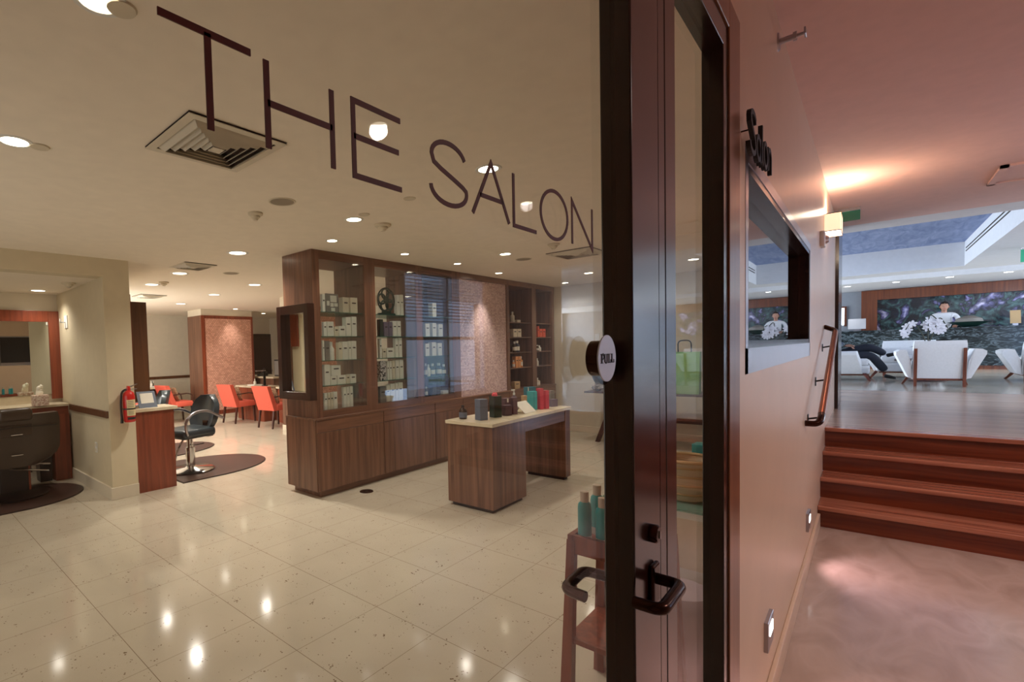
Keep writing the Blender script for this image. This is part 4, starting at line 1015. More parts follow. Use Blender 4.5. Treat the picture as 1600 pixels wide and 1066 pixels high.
# ------------------------------------------------------------------ stations on the other side of the alcove wall
bs = thing('styling_station', 'mahogany styling station with cream top beside the pillar', 'counter', (2.14, 6.4, 0)); l = bs.location
MB().box(AX1+.005, 2.36, AY0+.03, 6.05, .0, .90).build('body', M['wood_red'], bs, l)
MB().box(AX1+.005, 2.40, AY0+.01, 6.08, .90, .935, .003).build('counter_top', M['stone_top'], bs, l)
MB().box(AX1+.06, 2.30, 6.08, 6.5, .04, .82).build('side_cabinet', M['wood_brown'], bs, l)
MB().box(AX1+.06, 2.32, 6.08, 6.5, .82, .85).build('lower_shelf', M['stone_top'], bs, l)
MB().box(AX1+.005, 2.19, 5.95, 6.5, 1.0, 2.14, .003).build('mirror_panel', M['wood_brown'], bs, l)
MB().box(AX1+.005, AX1+.035, 5.78, 5.95, 1.6, 2.2, .003).build('side_panel', M['wood_red'], bs, l)
o = thing('magazine', 'glossy leaning magazine on the styling station top', 'magazine', (2.11, 5.80, .936))
MB().prism([(-.10, 0, 0), (.10, 0, 0), (.10, .08, .18), (-.10, .08, .18)], (0, .012, 0)).build('pages', M['slate_box'], o)
MB().prism([(-.07, .018, .05), (.07, .018, .05), (.07, .068, .16), (-.07, .068, .16)], (0, .004, 0)).build('cover_picture', M['white_box'], o)
st2 = thing('styling_station', 'second mahogany styling station farther along the alcove wall', 'counter', (2.14, 8.3, 0)); l = st2.location
MB().box(AX1+.005, 2.36, 7.5, 7.9, 0, .90).build('body', M['wood_red'], st2, l)
MB().box(AX1+.005, 2.40, 7.48, 8.9, .90, .935, .003).build('counter_top', M['stone_top'], st2, l)

def styling_chair(label, lm):
    t = thing('styling_chair', label, 'styling chair', (0, 0, 0), group='black styling chairs')
    MB().lathe([(0, 0), (.29, 0), (.30, .012), (.27, .03), (.08, .045), (.06, .06), (0, .06)], seg=36).build('base', M['chrome'], t, smooth=True)
    MB().lathe([(.06, .04), (.06, .30), (.04, .30), (.04, .45), (0, .45)], seg=18).build('column', M['chrome'], t, smooth=True)
    MB().box(-.24, .26, -.25, .25, .44, .56, .045).build('seat', lm, t, smooth=True)
    # curved backrest shell at -X (faces +X)
    rings = []
    for k in range(9):
        z = .50+.46*k/8; u = k/8
        hw = .255*(1-abs(2*u-.95)**3.2*.55)
        ring = []
        n = 13
        for i in range(n):
            v = -1+2*i/(n-1); ring.append(Vector((-.30-.12*u+.09*v*v, hw*1.05*v, z)))
        for i in range(n):
            v = 1-2*i/(n-1); ring.append(Vector((-.235-.12*u+.09*v*v, hw*0.96*v, z)))
        rings.append(ring)
    MB().loft(rings).build('backrest', lm, t, smooth=True)
    for s in (-1, 1):
        MB().tube(bezarc([(-.33, s*.27, .66), (-.05, s*.28, .80), (.20, s*.28, .76), (.26, s*.27, .60), (.20, s*.25, .50)], .12, 8), .018, 10).build('armrest', M['steel'], t, smooth=True)
    MB().box(-.34, -.24, -.05, .05, .40, .62, .01).build('back_bracket', M['bronze'], t)
    fr_ = MB()
    for s in (-1, 1): fr_.tube(bezarc([(.2, s*.16, .45), (.28, s*.16, .35), (.34, s*.16, .18)], .05), .012, 8)
    fr_.tube([(.34, -.17, .18), (.34, .17, .18)], .014, 8)
    fr_.build('footrest', M['chrome'], t, smooth=True)
    MB().tube(bezarc([(.03, .05, .33), (.0, .2, .35), (-.02, .27, .37)], .05), .008, 8).build('foot_lever', M['chrome'], t, smooth=True)
    return t
ch1 = styling_chair('black styling chair on the nearer brown mat beyond the pillar', M['leather_blue'])
place(ch1, (2.80, 6.33, .014), PI+.2)
ch2 = copy_tree(ch1); place(ch2, (2.84, 8.05, .014), PI-.2, 'black styling chair on the second mat, behind the nearer one')
def dmat(cx, cy, rx, ry, x0, label, rz=0):
    o = thing('floor_mat', label, 'floor mat', (cx, cy, 0), rz, group='brown floor mats')
    pts = [(x0, -ry), (0, -ry)] + [(rx*math.cos(a), ry*math.sin(a)) for a in [(-PI/2)+PI*k/24 for k in range(25)]] + [(x0, ry)]
    MB().prism([(x*1.0, y*1.0, 0) for x, y in pts], (0, 0, .006)).build('rubber_edge', M['mat_edge'], o)
    MB().prism([(x*.985, y*.985, .006) for x, y in pts], (0, 0, .006)).build('mat_surface', M['mat'], o)
    return o
dmat(2.95, 6.42, .95, .66, -.5, 'rounded brown rubber mat under the nearer styling chair')
dmat(2.95, 8.05, 1.0, .62, -.5, 'rounded brown rubber mat under the second styling chair')
mt = dmat(.93, 6.62, .68, .60, -1.0, 'dark rubber mat under the barber chair in the alcove')

# barber chair in the alcove, back to the room
bc = thing('barber_chair', 'large black leather barber chair seen from behind in alcove', 'barber chair', (.965, 6.72, .013))
MB().lathe([(0, 0), (.33, 0), (.34, .02), (.28, .05), (.13, .07), (0, .07)], seg=32).build('base', M['black'], bc, smooth=True)
MB().box(-.13, .13, -.12, .12, .05, .36, .02).build('column', M['black'], bc)
MB().box(.10, .15, -.11, .11, .05, .36, .012).build('column_side', M['wood_red'], bc)
MB().box(-.31, .31, -.20, .36, .40, .54, .06).build('seat', M['leather'], bc, smooth=True)
rings = []
for k in range(11):
    u = k/10; z = .36+.56*u
    hw = .41*(math.sqrt(max(0, 1-(1-min(1, (u+.06)/.42))**2)))
    if u > .85: hw *= 1-.5*(u-.85)**1.3
    n = 15; ring = []
    for i in range(n):
        v = -1+2*i/(n-1); ring.append(Vector((hw*v, -.30-.08*u+.07*abs(v)**2.5, z)))
    for i in range(n):
        v = 1-2*i/(n-1); ring.append(Vector((hw*.97*v, -.18-.08*u+.07*abs(v)**2.5, z)))
    rings.append(ring)
MB().loft(rings).build('backrest', M['leather'], bc, smooth=True)
MB().box(-.15, .15, -.40, -.24, .86, .99, .035).build('headrest', M['leather'], bc, smooth=True)
MB().tube([(x, -.395+.07*abs(x/.4)**2.5, .80-.02*abs(x/.4)) for x in [-.38+.76*i/20 for i in range(21)]], .006, 6).build('piping', M['black'], bc)
MB().box(-.14, .14, -.378, -.35, .70, .82, .008).build('headrest_slot', M['leather'], bc)
hb = MB().tube(bezarc([(-.05, -.375, .72), (-.05, -.40, .72), (.05, -.40, .72), (.05, -.375, .72)], .01), .005, 8)
hb.tube(bezarc([(-.05, -.335, .50), (-.05, -.36, .50), (.05, -.36, .50), (.05, -.335, .50)], .01), .005, 8).build('pull_bar', M['chrome'], bc)
for s in (-1, 1):
    MB().box(s*.36-.045, s*.36+.045, -.2, .28, .58, .70, .03).build('armrest', M['leather'], bc, smooth=True)
    MB().tube([(s*.34, .1, .60), (s*.34, .1, .42)], .014, 8).build('arm_post', M['chrome'], bc)
fb = MB().tube(bezarc([(-.1, .15, .3), (.35, .30, .26), (.42, .34, .24)], .08), .012, 8)
for s in (-1, 1): fb.tube(bezarc([(s*.24, .3, .42), (s*.24, .37, .30), (s*.24, .40, .17)], .04), .012, 8)
fb.tube([(-.25, .40, .17), (.25, .40, .17)], .016, 8)
fb.build('footrest', M['chrome'], bc, smooth=True)
MB().tube([(-.05, -.16, .33), (.32, -.10, .24)], .011, 8).build('pump_lever', M['chrome'], bc)
o = thing('waste_bin', 'slim black bin under the alcove counter beside the leg panel', 'bin', (1.38, 7.36, 0))
MB().loft([[Vector((a*.06, b*.10, 0)) for a, b in ((-1, -1), (1, -1), (1, 1), (-1, 1))], [Vector((a*.07, b*.12, .40)) for a, b in ((-1, -1), (1, -1), (1, 1), (-1, 1))]]).build('body', M['black'], o)
MB().box(-.075, .075, -.125, .125, .40, .43, .006).build('lid', M['grey_box'], o)

# ------------------------------------------------------------------ far columns
def column(x0, x1, y0, y1, zt, label, mm):
    c_ = thing('column', label, 'column', ((x0+x1)/2, (y0+y1)/2, 0)); l = c_.location
    MB().box(x0, x1, y0, y1, .1, zt, .0).build('core', M['wood_cab'], c_, l)
    t = .09
    f = MB().box(x0, x0+t, y0-.02, y0, .1, zt).box(x1-t*.6, x1, y0-.02, y0, .1, zt).box(x0+t, x1-t*.6, y0-.02, y0, zt-.07, zt).box(x0+t, x1-t*.6, y0-.02, y0, .1, .2)
    f.build('wood_frame', M['wood_red'], c_, l)
    MB().box(x0+t, x1-t*.6, y0-.012, y0, .2, zt-.07).build('mosaic_panel', mm, c_, l)
    MB().box(x0-.01, x1+.01, y0-.022, y1+.01, 0, .1).build('base', M['paint_cream'], c_, l)
    MB().box(x0+.01, x1-.01, y0, y1-.01, zt, SAL+.05).build('capital', M['paint_cream'], c_, l)
q0 = atZ(321, 656); 
column(5.27, 6.62, 11.05, 11.75, 2.45, 'far square column with salmon mosaic face and dark wood edges', M['mosaic_far'])
column(5.55, 6.6, 7.75, 8.25, 2.42, 'nearer mosaic column just left of the display cabinet', M['mosaic_far'])

# ------------------------------------------------------------------ coral chairs and manicure desks
def coral_chair(label):
    t = thing('coral_chair', label, 'chair', (0, 0, 0), group='coral armchairs')
    # faces +X; back at x=0
    rings = []
    for k in range(7):
        u = k/6; z = .36+.50*u; x = .10-.16*u; th = .13-.03*u
        rings.append([Vector((x, -.25, z)), Vector((x, .25, z)), Vector((x+th, .235, z)), Vector((x+th, -.235, z))])
    MB().loft(rings).build('backrest', M['red_fabric'], t)
    MB().box(.18, .62, -.25, .25, .36, .48, .025).build('seat', M['red_fabric'], t, smooth=True)
    for s in (-1, 1):
        for (x, dx) in ((.13, -.06), (.58, .02)):
            MB().loft([[Vector((x+dx+a*.014, s*.22+b*.014, 0)) for a, b in ((-1, -1), (1, -1), (1, 1), (-1, 1))], [Vector((x+a*.022, s*.215+b*.022, .365)) for a, b in ((-1, -1), (1, -1), (1, 1), (-1, 1))]]).build('leg', M['wood_leg'], t)
        MB().tube(bezarc([(.12, s*.255, .64), (.45, s*.265, .66), (.58, s*.265, .62), (.60, s*.24, .44)], .05), .014, 8).build('armrest', M['wood_leg'], t, smooth=True)
    return t
def cushion(loc, rz, label):
    o = thing('cushion', label, 'cushion', loc, rz, group='tan cushions on the coral chairs')
    t = MB(); b = bmesh.new(); bmesh.ops.create_cube(b, size=1)
    bmesh.ops.subdivide_edges(b, edges=b.edges[:], cuts=5, use_grid_fill=True)
    for v in b.verts:
        y, z = v.co.y*2, v.co.z*2; v.co.x *= max(.12, (1-abs(y)**3)*(1-abs(z)**3))
    t.merge(b, Matrix.Translation((0, 0, .17)) @ Matrix.Rotation(-.28, 4, 'Y') @ Matrix.Diagonal((.12, .34, .32, 1)))
    t.build('pillow_body', M['cushion'], o, smooth=True)
cc1 = coral_chair('coral armchair pulled up in front of the mosaic column')
spots = [((5.29, 10.05), .12, None, 'tan cushion on the coral chair in front of the mosaic column'),
         ((5.36, 8.70), .12, 'coral armchair nearest the display cabinet', 'tan cushion on the coral chair nearest the display cabinet'),
         ((4.44, 11.35), .1, 'coral armchair at the far desk, beside the column edge', 'tan cushion on the coral chair beside the column edge'),
         ((3.76, 11.2), .12, 'coral armchair at the far desk, behind the styling station', 'tan cushion on the coral chair behind the styling station')]
for i, ((x, y), a, lab, clab) in enumerate(spots):
    o = cc1 if i == 0 else copy_tree(cc1)
    place(o, (x, y, 0), a, lab)
    cushion((x+.27*math.cos(a), y+.27*math.sin(a), .478), a, clab)
def desk(x0, x1, y0, y1, label):
    o = thing('manicure_desk', label, 'desk', ((x0+x1)/2, (y0+y1)/2, 0)); l = o.location
    MB().box(x0, x1, y0, y1, .745, .785, .003).build('desk_top', M['stone_top'], o, l)
    MB().box(x0+.03, x0+.30, y0+.03, y1-.03, 0, .745).build('drawer_pedestal', M['wood_red'], o, l)
    MB().box(x1-.10, x1-.03, y0+.03, y1-.03, 0, .745).build('end_panel', M['wood_red'], o, l)
    MB().box(x0+.30, x1-.10, y1-.08, y1-.05, .35, .745).build('modesty_panel', M['wood_leg'], o, l)
    return o
desk(5.92, 6.35, 9.55, 10.75, 'manicure desk with stone top in front of the mosaic column')
desk(6.06, 6.46, 8.45, 9.25, 'short manicure desk beside the nearer column')
desk(3.9, 4.9, 12.15, 12.85, 'far manicure desk against the back wall')
def lamp(loc, lab):
    o = thing('desk_lamp', lab, 'lamp', loc)
    MB().lathe([(0, 0), (.07, 0), (.07, .02), (0, .02)], seg=18).build('base', M['black'], o)
    MB().box(-.03, .03, -.012, .012, .02, .40, .004).build('upright', M['black'], o)
    MB().box(-.22, .03, -.02, .02, .34, .36, .003).build('arm', M['steel'], o)
lamp((4.25, 12.4, .785), 'slim black desk lamp on the far manicure desk')
lamp((6.10, 9.75, .785), 'slim black desk lamp on the desk by the mosaic column')
for i, (x, y, d_) in enumerate(((4.62, 12.4, 'the far manicure desk'), (6.12, 10.2, 'the desk by the mosaic column'))):
    o = thing('polish_tray', 'small tray of nail tools on %s' % d_, 'tray', (x, y, .785))
    MB().box(-.12, .12, -.14, .14, 0, .02, .004).build('tray', M['white'], o)
    for k in range(3): MB().lathe([(0, .02), (.03, .02), (.03, .09), (.012, .10), (.012, .15), (0, .15)], (-.05+.05*k, -.08+.08*k, 0), 12).build('jar', M['white_box' if k != 1 else 'black'], o, smooth=True)
# reception shelf with speaker behind, dark door
sh_ = thing('service_counter', 'narrow stone topped service counter beyond the desks', 'counter', (7.2, 11.2, 0)); l = sh_.location
MB().box(6.75, 7.7, 10.4, 12.2, .90, .94, .003).build('counter_top', M['stone_top'], sh_, l)
MB().box(6.8, 7.65, 10.45, 12.15, 0, .90).build('body', M['wood_cab'], sh_, l)
o = thing('loudspeaker', 'black box speaker on the service counter', 'speaker', (7.15, 10.62, .94))
MB().box(-.13, .13, -.13, .13, 0, .42, .008).build('cabinet', M['black'], o)
MB().box(-.135, -.13, -.11, .11, .03, .39).build('grille_cloth', M['grey_box'], o)
o = thing('telephone', 'black desk phone on the service counter', 'telephone', (6.95, 11.2, .94))
MB().prism([(-.1, -.1, 0), (.1, -.1, 0), (.1, -.1, .10), (-.1, -.1, .04)], (0, .2, 0)).build('body', M['black'], o)
MB().box(-.08, .08, -.1, -.05, .09, .12, .01).build('handset', M['black'], o)
dd = thing('door_2', None, None, (7.9, YB-.03, 0), kind='structure'); l = dd.location
qa = atY(400, 512, YB-.04); qb = atY(427, 512, YB-.04)
MB().box(qa.x-.1, qb.x, YB-.05, YB-.001, 0, 2.12).build('door_leaf', M['wood_frame'], dd, l)
MB().lathe([(0, -.06), (.03, -.05), (.03, -.03), (.01, -.025), (.01, 0)], (qb.x-.12, YB-.05, 1.0), 14, 'Y').build('door_handle', M['chrome'], dd, l, smooth=True)
o = thing('floor_outlet', 'round brass floor outlet cover in front of the display cabinet', 'floor outlet', (3.60, 3.83, 0))
MB().lathe([(0, 0), (.075, 0), (.072, .005), (0, .005)], seg=28).build('cover', M['bronze'], o)
MB().box(-.03, .03, -.004, .004, .005, .007).build('slot', M['dark_slot'], o)
# wall plates at the far end wall
p = atX(933, 527, XE-.001); o = thing('light_switch', 'small white switch plate on the far end wall', 'light switch', (XE, p.y, p.z))
MB().box(-.006, 0, -.036, .036, -.058, .058, .002).build('cover_plate', M['white'], o); MB().box(-.012, -.006, -.008, .008, -.018, .018).build('toggle', M['white'], o)
#@@END
#@@CEILING
# ------------------------------------------------------------------ ceiling fittings of the salon
def downlight(x, y, z, label, r=.055, power=0, soft=False, group='recessed salon downlights', tgt=None, size=2.4):
    d = thing('downlight', label, 'ceiling light', (x, y, z), group=group)
    MB().lathe([(r, 0), (r*1.05, -.004), (r*1.35, -.003), (r*1.4, 0)], seg=28).build('trim_ring', M['white'], d, smooth=True)
    MB().lathe([(0, -.0025), (r, -.0025), (r, 0)], seg=28).build('lens', M['lamp_soft' if soft else 'lamp_warm'], d)
    if power: spot('lamp', d, (0, 0, -.02), power, (1.0, .92, .83), size, 1.0, .05, target=tgt or (0, 0, -2))
    return d
PW = 18
downlight(.50, 1.61, SAL, 'bright downlight at the top left edge of the ceiling', power=PW*.35)
downlight(.50, 2.91, SAL, 'bright downlight at the left edge, left of the large vent', power=PW*.42)
downlight(2.56, 1.60, SAL, 'downlight seen behind the letter A of the glass', power=PW*2.8)
downlight(2.695, 2.92, SAL, 'downlight left of the second smoke detector', power=PW*2.8)
downlight(3.036, 3.60, SAL, 'downlight just above the front corner of the cabinet', .045, 20)
downlight(4.99, 2.92, SAL, 'downlight in front of the mosaic panel, in the middle row', power=PW*2.8)
downlight(4.07, 3.61, SAL, 'small downlight over the middle glass bay', .04, 20)
downlight(5.05, 3.62, SAL, 'small downlight over the right glass bay', .04, 20)
downlight(6.17, 3.72, SAL, 'accent downlight grazing the pink mosaic panel', .045, 60, tgt=(0, .28, -1.2), size=1.0)
downlight(7.3, 2.92, SAL, 'downlight toward the far end wall', power=PW*2.2)
downlight(7.3, 1.6, SAL, 'downlight near the end wall behind the letter N', power=PW*2)
downlight(5.0, 1.6, SAL, 'downlight hidden behind the door stile', power=PW*2.8)
downlight(8.08, 3.62, SAL, 'downlight closest to the end wall, right of the cabinet', .045, 16)
downlight(8.0, 2.3, SAL, 'added downlight over the trestle table by the end wall', .045, 16)  # extra lamp added to brighten the end wall
Z2 = SAL+.05
downlight(2.76, 4.85, Z2, 'large downlight left of the cabinet top', .085, PW*7.5, True)
downlight(2.83, 6.48, Z2, 'large downlight below the far square vent', .085, PW*7.5, True)
downlight(2.93, 7.7, Z2, 'large downlight near the pillar beside a smoke detector', .085, PW*7.5, True)
downlight(4.2, 6.9, Z2, 'large downlight midway to the far column', .085, PW*7.5, True)
downlight(4.28, 8.4, Z2, 'large downlight before the far column, right one', .085, PW*7.5, True)
downlight(4.45, 10.2, Z2, 'large downlight farthest down the room', .085, PW*7.5, True)
downlight(6.0, 10.75, Z2, 'accent downlight above the far mosaic column', .05, 35, tgt=(0, .25, -1.2), size=1.2)
downlight(7.2, 9.6, Z2, 'downlight over the far right of the salon', .05, PW)
downlight(7.3, 11.6, Z2, 'downlight over the service counter', .05, PW)
AZ = 2.36
downlight(1.40, 7.25, AZ, 'downlight over the alcove counter', .07, 32, True)
downlight(.72, 6.4, AZ, 'downlight at the left edge of the alcove ceiling', .06, 30)
for (px_, py_, lab) in ((190, 13, 'round blank ceiling plate beside the top left downlight'), (62, 229, 'round blank ceiling plate beside the left edge downlight'), (569, 335, 'round blank ceiling plate beside the middle downlight'), (640, 310, 'round blank ceiling plate below the letter E')):
    p = atZ(px_, py_, SAL)
    o = thing('ceiling_disc', lab, 'ceiling plate', (p.x, p.y, SAL), group='round blank ceiling plates')
    MB().lathe([(0, -.006), (.04, -.006), (.046, .004)], seg=24).build('plate', M['sensor'], o, smooth=True)
def smoke(x, y, z, lab, r=.065):
    o = thing('smoke_detector', lab, 'smoke detector', (x, y, z), group='ceiling smoke detectors')
    MB().lathe([(r, 0), (r, -.012), (r*.85, -.02), (r*.62, -.022)], seg=28).build('base', M['sensor'], o, smooth=True)
    MB().lathe([(r*.62, -.018), (r*.6, -.035), (r*.35, -.045), (r*.3, -.055), (0, -.055)], seg=24).build('sensor_head', M['sensor'], o, smooth=True)
p = atZ(399, 333, SAL); smoke(p.x, p.y, SAL, 'smoke detector below the round speaker, left one', .055)
p = atZ(598, 351, SAL); smoke(p.x, p.y, SAL, 'smoke detector right of the middle downlight', .07)
p = atZ(865, 381, SAL); smoke(p.x, p.y, SAL, 'smoke detector below the letter O of the glass', .06)
p = atZ(256, 441, Z2); smoke(p.x, p.y, Z2, 'smoke detector beside the pillar top', .07)
p = atZ(107, 442, AZ); smoke(p.x, p.y, AZ, 'smoke detector on the alcove ceiling', .07)
def speaker(px_, py_, z, r, lab):
    p = atZ(px_, py_, z); o = thing('ceiling_speaker', lab, 'ceiling speaker', (p.x, p.y, z), group='round ceiling speakers')
    MB().lathe([(r*.9, -.004), (r, -.006), (r*1.06, 0)], seg=32).build('rim', M['sensor'], o, smooth=True)
    MB().lathe([(0, -.004), (r*.9, -.004), (r*.9, 0)], seg=32).build('mesh', M['mesh_grey'], o)
speaker(441, 315, SAL, .09, 'round ceiling speaker right of the large vent')
speaker(818, 405, SAL, .09, 'round ceiling speaker above the mosaic panel')
speaker(361, 427, Z2, .10, 'round ceiling speaker in the raised far ceiling')
def vent(x, y, z, s, lab, n=5):
    o = thing('air_vent', lab, 'air vent', (x, y, z), group='square ceiling vents')
    h = s/2
    MB().box(-h, h, -h, h, -.003, -.001).build('backing', M['dark_slot'], o)
    def frame(a, w, z0, z1):
        rings = []
        m = MB()
        out = [Vector((i*a, j*a, z0)) for i, j in ((-1, -1), (1, -1), (1, 1), (-1, 1))]; b = a-w
        inn = [Vector((i*b, j*b, z1)) for i, j in ((-1, -1), (1, -1), (1, 1), (-1, 1))]
        t = Vector((0, 0, .003))
        v = out+inn+[p+t for p in out]+[p+t for p in inn]
        f = []
        for i in range(4):
            j = (i+1) % 4
            f += [[i, j, 4+j, 4+i], [8+i, 12+i, 12+j, 8+j], [i, 8+i, 8+j, j], [4+i, 4+j, 12+j, 12+i]]
        m._add(v, f); return m
    frame(h, .04, -.012, -.012).build('frame', M['grille'], o)
    a = h-.045; st_ = (a-.03)/n
    for k in range(n):
        frame(a-k*st_, st_*.72, -.004, -.03).build('louver', M['grille'], o)
    MB().box(-.03, .03, -.03, .03, -.03, -.026).build('centre_plate', M['grille'], o)
vent(1.225, 2.32, SAL, .50, 'large square ceiling vent behind the letter T')
vent(5.6, 2.37, SAL, .5, 'square ceiling vent below the letter N')
vent(2.72, 5.85, Z2, .42, 'square vent in the raised ceiling above the far desks')
p = atZ(224, 462, Z2); vent(p.x+.1, p.y, Z2, .45, 'square vent close to the pillar in the raised ceiling')
#@@END
#@@LOBBY
# ------------------------------------------------------------------ lobby
bar = thing('reception_counter', 'long dark green marble reception counter in the lobby', 'counter', (17.8, 0, LZ)); l = bar.location
MB().box(17.8, 18.3, -4.2, 4, LZ+.09, 1.64).build('marble_front', M['marble'], bar, l)
MB().box(17.76, 18.35, -4.25, 4, 1.64, 1.675, .004).build('counter_top', M['marble'], bar, l)
MB().box(17.85, 18.25, -4.15, 4, LZ, LZ+.09).build('wood_plinth', M['wood_portal'], bar, l)
PXW = 18.9
a = atX(1346, 456, PXW); b_ = atX(1371, 468, PXW)
po_ = thing('mural_surround', 'dark wood portal framing the floral mural behind the counter', 'wall panel', (PXW, -2, LZ)); l = po_.location
py0 = a.y; py1 = b_.y; pzt = min(2.75, a.z); pzi = b_.z-.02
f = MB().box(PXW-.12, PXW+.09, py1, py0, LZ, pzt)
f.box(PXW-.12, PXW+.09, -4.6, py1, pzi, pzt)
f.build('frame', M['wood_portal'], po_, l)
MB().box(PXW+.02, PXW+.05, -4.6, py1, LZ, pzi).build('mural', M['mural'], po_, l)
# bright side window on lobby back wall
a = atX(1309, 482, 18.98); b_ = atX(1319, 508, 18.98)
wn = thing('window_5', None, None, (18.98, a.y, 2.1), kind='structure'); l = wn.location
MB().box(18.97, 18.99, b_.y, a.y+.5, b_.z, a.z).build('window_pane', M['window_or_fill_light'], wn, l)
MB().box(18.95, 18.995, b_.y-.05, b_.y, b_.z-.04, a.z+.04).box(18.95, 18.995, b_.y, a.y+.5, a.z, a.z+.04).build('window_frame', M['wood_portal'], wn, l)
def computer(px0, px1, pyt, lab, mat, X=17.95, pyb=515):
    a = atX(px0, pyt, X); b = atX(px1, pyt, X); zc = 1.675
    o = thing('computer', lab, 'computer', (X, (a.y+b.y)/2, zc)); w_ = abs(a.y-b.y)/2; h = a.z-zc
    MB().prism([(0, -w_, .05), (0, w_, .05), (.06, w_, h), (.06, -w_, h)], (.02, 0, 0)).build('screen', mat, o)
    MB().box(-.05, .12, -w_*.4, w_*.4, 0, .012).box(.02, .05, -.04, .04, .012, .10).build('stand', M['steel'], o)
computer(1325, 1353, 499, 'silver computer monitor back at the left end of the counter', M['screen_back'])
computer(1579, 1596, 485, 'tan backed computer at the right end of the counter', M['tan_box'])
o = thing('desk_bowl', 'shallow green bowl on the reception counter', 'bowl', (18.0, atX(1514, 500, 18.0).y, 1.675))
MB().lathe([(0, 0), (.10, 0), (.2, .06), (.34, .12), (.33, .125), (.19, .07), (0, .02)], seg=28).build('bowl', M['green_dark'], o, smooth=True)
MB().lathe([(0, .04), (.24, .08), (.2, .2), (.08, .26), (0, .27)], seg=20).build('fruit_mound', M['grey_box'], o, smooth=True)

def lounge(label):
    t = thing('lounge_chair', label, 'armchair', (0, 0, 0), group='white lounge chairs')
    # faces +X; seen from behind (-X)
    MB().loft([[Vector((.02, -.40, .12)), Vector((.02, .40, .12)), Vector((.20, .40, .12)), Vector((.20, -.40, .12))],
               [Vector((-.02, -.40, .30)), Vector((-.02, .40, .30)), Vector((.18, .40, .30)), Vector((.18, -.40, .30))],
               [Vector((-.10, -.39, .68)), Vector((-.10, .39, .68)), Vector((.06, .39, .68)), Vector((.06, -.39, .68))],
               [Vector((-.10, -.38, .74)), Vector((-.10, .38, .74)), Vector((.04, .38, .74)), Vector((.04, -.38, .74))]]).build('backrest', M['upholstery'], t)
    MB().box(.02, .74, -.42, .42, .13, .30, .03).build('seat_base', M['upholstery'], t)
    MB().box(.16, .72, -.36, .36, .30, .44, .04).build('seat_cushion', M['upholstery'], t, smooth=True)
    for s in (-1, 1):
        pts = [(.02, s*.40, .13), (.02, s*.46, .14), (-.06, s*.66, .52), (-.07, s*.66, .57), (-.06, s*.60, .60), (-.05, s*.50, .60), (.0, s*.42, .40)]
        MB().prism(pts, (.62, 0, 0)).build('armrest', M['upholstery'], t)
        MB().loft([[Vector((-.02+a*.018, s*.36+b*.024, 0)) for a, b in ((-1, -1), (1, -1), (1, 1), (-1, 1))], [Vector((-.045+a*.022, s*.36+b*.026, .28)) for a, b in ((-1, -1), (1, -1), (1, 1), (-1, 1))], [Vector((-.105+a*.014, s*.36+b*.024, .62)) for a, b in ((-1, -1), (1, -1), (1, 1), (-1, 1))]]).build('leg', M['wood_lounge'], t)
        MB().loft([[Vector((.74+a*.018, s*.50+b*.02, 0)) for a, b in ((-1, -1), (1, -1), (1, 1), (-1, 1))], [Vector((.66+a*.03, s*.40+b*.03, .15)) for a, b in ((-1, -1), (1, -1), (1, 1), (-1, 1))]]).build('leg', M['wood_lounge'], t)
    MB().box(.0, .70, -.38, .38, .10, .13).build('base_rail', M['wood_lounge'], t)
    return t
lc_ = lounge('white lounge chair with its back to us in the middle of lobby')
sL = .72
place(lc_, (11.75, -.775, LZ), .04); lc_.scale = (sL*1.05, sL, .98)
o = copy_tree(lc_); place(o, (13.3, .74, LZ), -PI/2, 'white lounge chair at the left, where a person sits'); o.scale = (1.0, .8, .93)
o = copy_tree(lc_); place(o, (13.4, -2.15, LZ), .0, 'white lounge chair cut by the right edge of view'); o.scale = (1, .86, .9)
o = copy_tree(lc_); place(o, (14.6, -.55, LZ), PI-.1, 'white lounge chair facing us behind the middle one'); o.scale = (.95, .95, .98)
# coffee table + orchid
ctb = thing('coffee_table', 'low dark coffee table carrying the white orchid', 'table', (13.2, -.72, LZ))
MB().lathe([(0, .36), (.40, .36), (.41, .38), (.40, .40), (0, .40)], seg=32).build('tabletop', M['wood_leg'], ctb)
MB().lathe([(.05, .02), (.05, .36)], seg=16).lathe([(0, 0), (.25, 0), (.24, .02), (0, .02)], seg=24).build('pedestal', M['wood_leg'], ctb)
orc = thing('orchid_plant', 'white blooming orchid in a pot on the coffee table', 'orchid', (13.2, -.72, LZ+.40)); l = orc.location
MB().lathe([(0, 0), (.08, 0), (.11, .16), (.10, .16), (.09, .14), (0, .13)], seg=22).build('pot', M['black'], orc, smooth=True)
def opt(px_, py_, x): 
    p = atX(px_, py_, x); return p - l
stems = [(1442, 522, 1425, 500, 1412, 520), (1450, 522, 1452, 488, 1470, 505), (1458, 522, 1468, 492, 1482, 515)]
for (a, b, c_, d, e, f_) in stems:
    p0 = Vector((0, random.uniform(-.04, .04), .14)); 
    MB().tube(bezarc([p0, Vector((0, opt(a, b, 13.2).y, opt(a, b, 13.2).z)), opt(c_, d, 13.2), opt(e, f_, 13.2)], .12, 8), .008, 6).build('stem', M['stem'], orc)
random.seed(11)
def flower(c, r):
    m = MB()
    rx = random.uniform(-.4, .4)
    for k in range(5):
        a = 2*PI*k/5+rx
        t = bmesh.new(); bmesh.ops.create_icosphere(t, subdivisions=1, radius=1)
        m.merge(t, Matrix.Translation(c) @ Matrix.Rotation(a, 4, 'X') @ Matrix.Translation((0, 0, r*.55)) @ Matrix.Diagonal((r*.14, r*.36, r*.55, 1)))
    m.ball(c+Vector((-r*.15, 0, 0)), r*.18, sub=1)
    m.build('flower', M['petal'], orc)
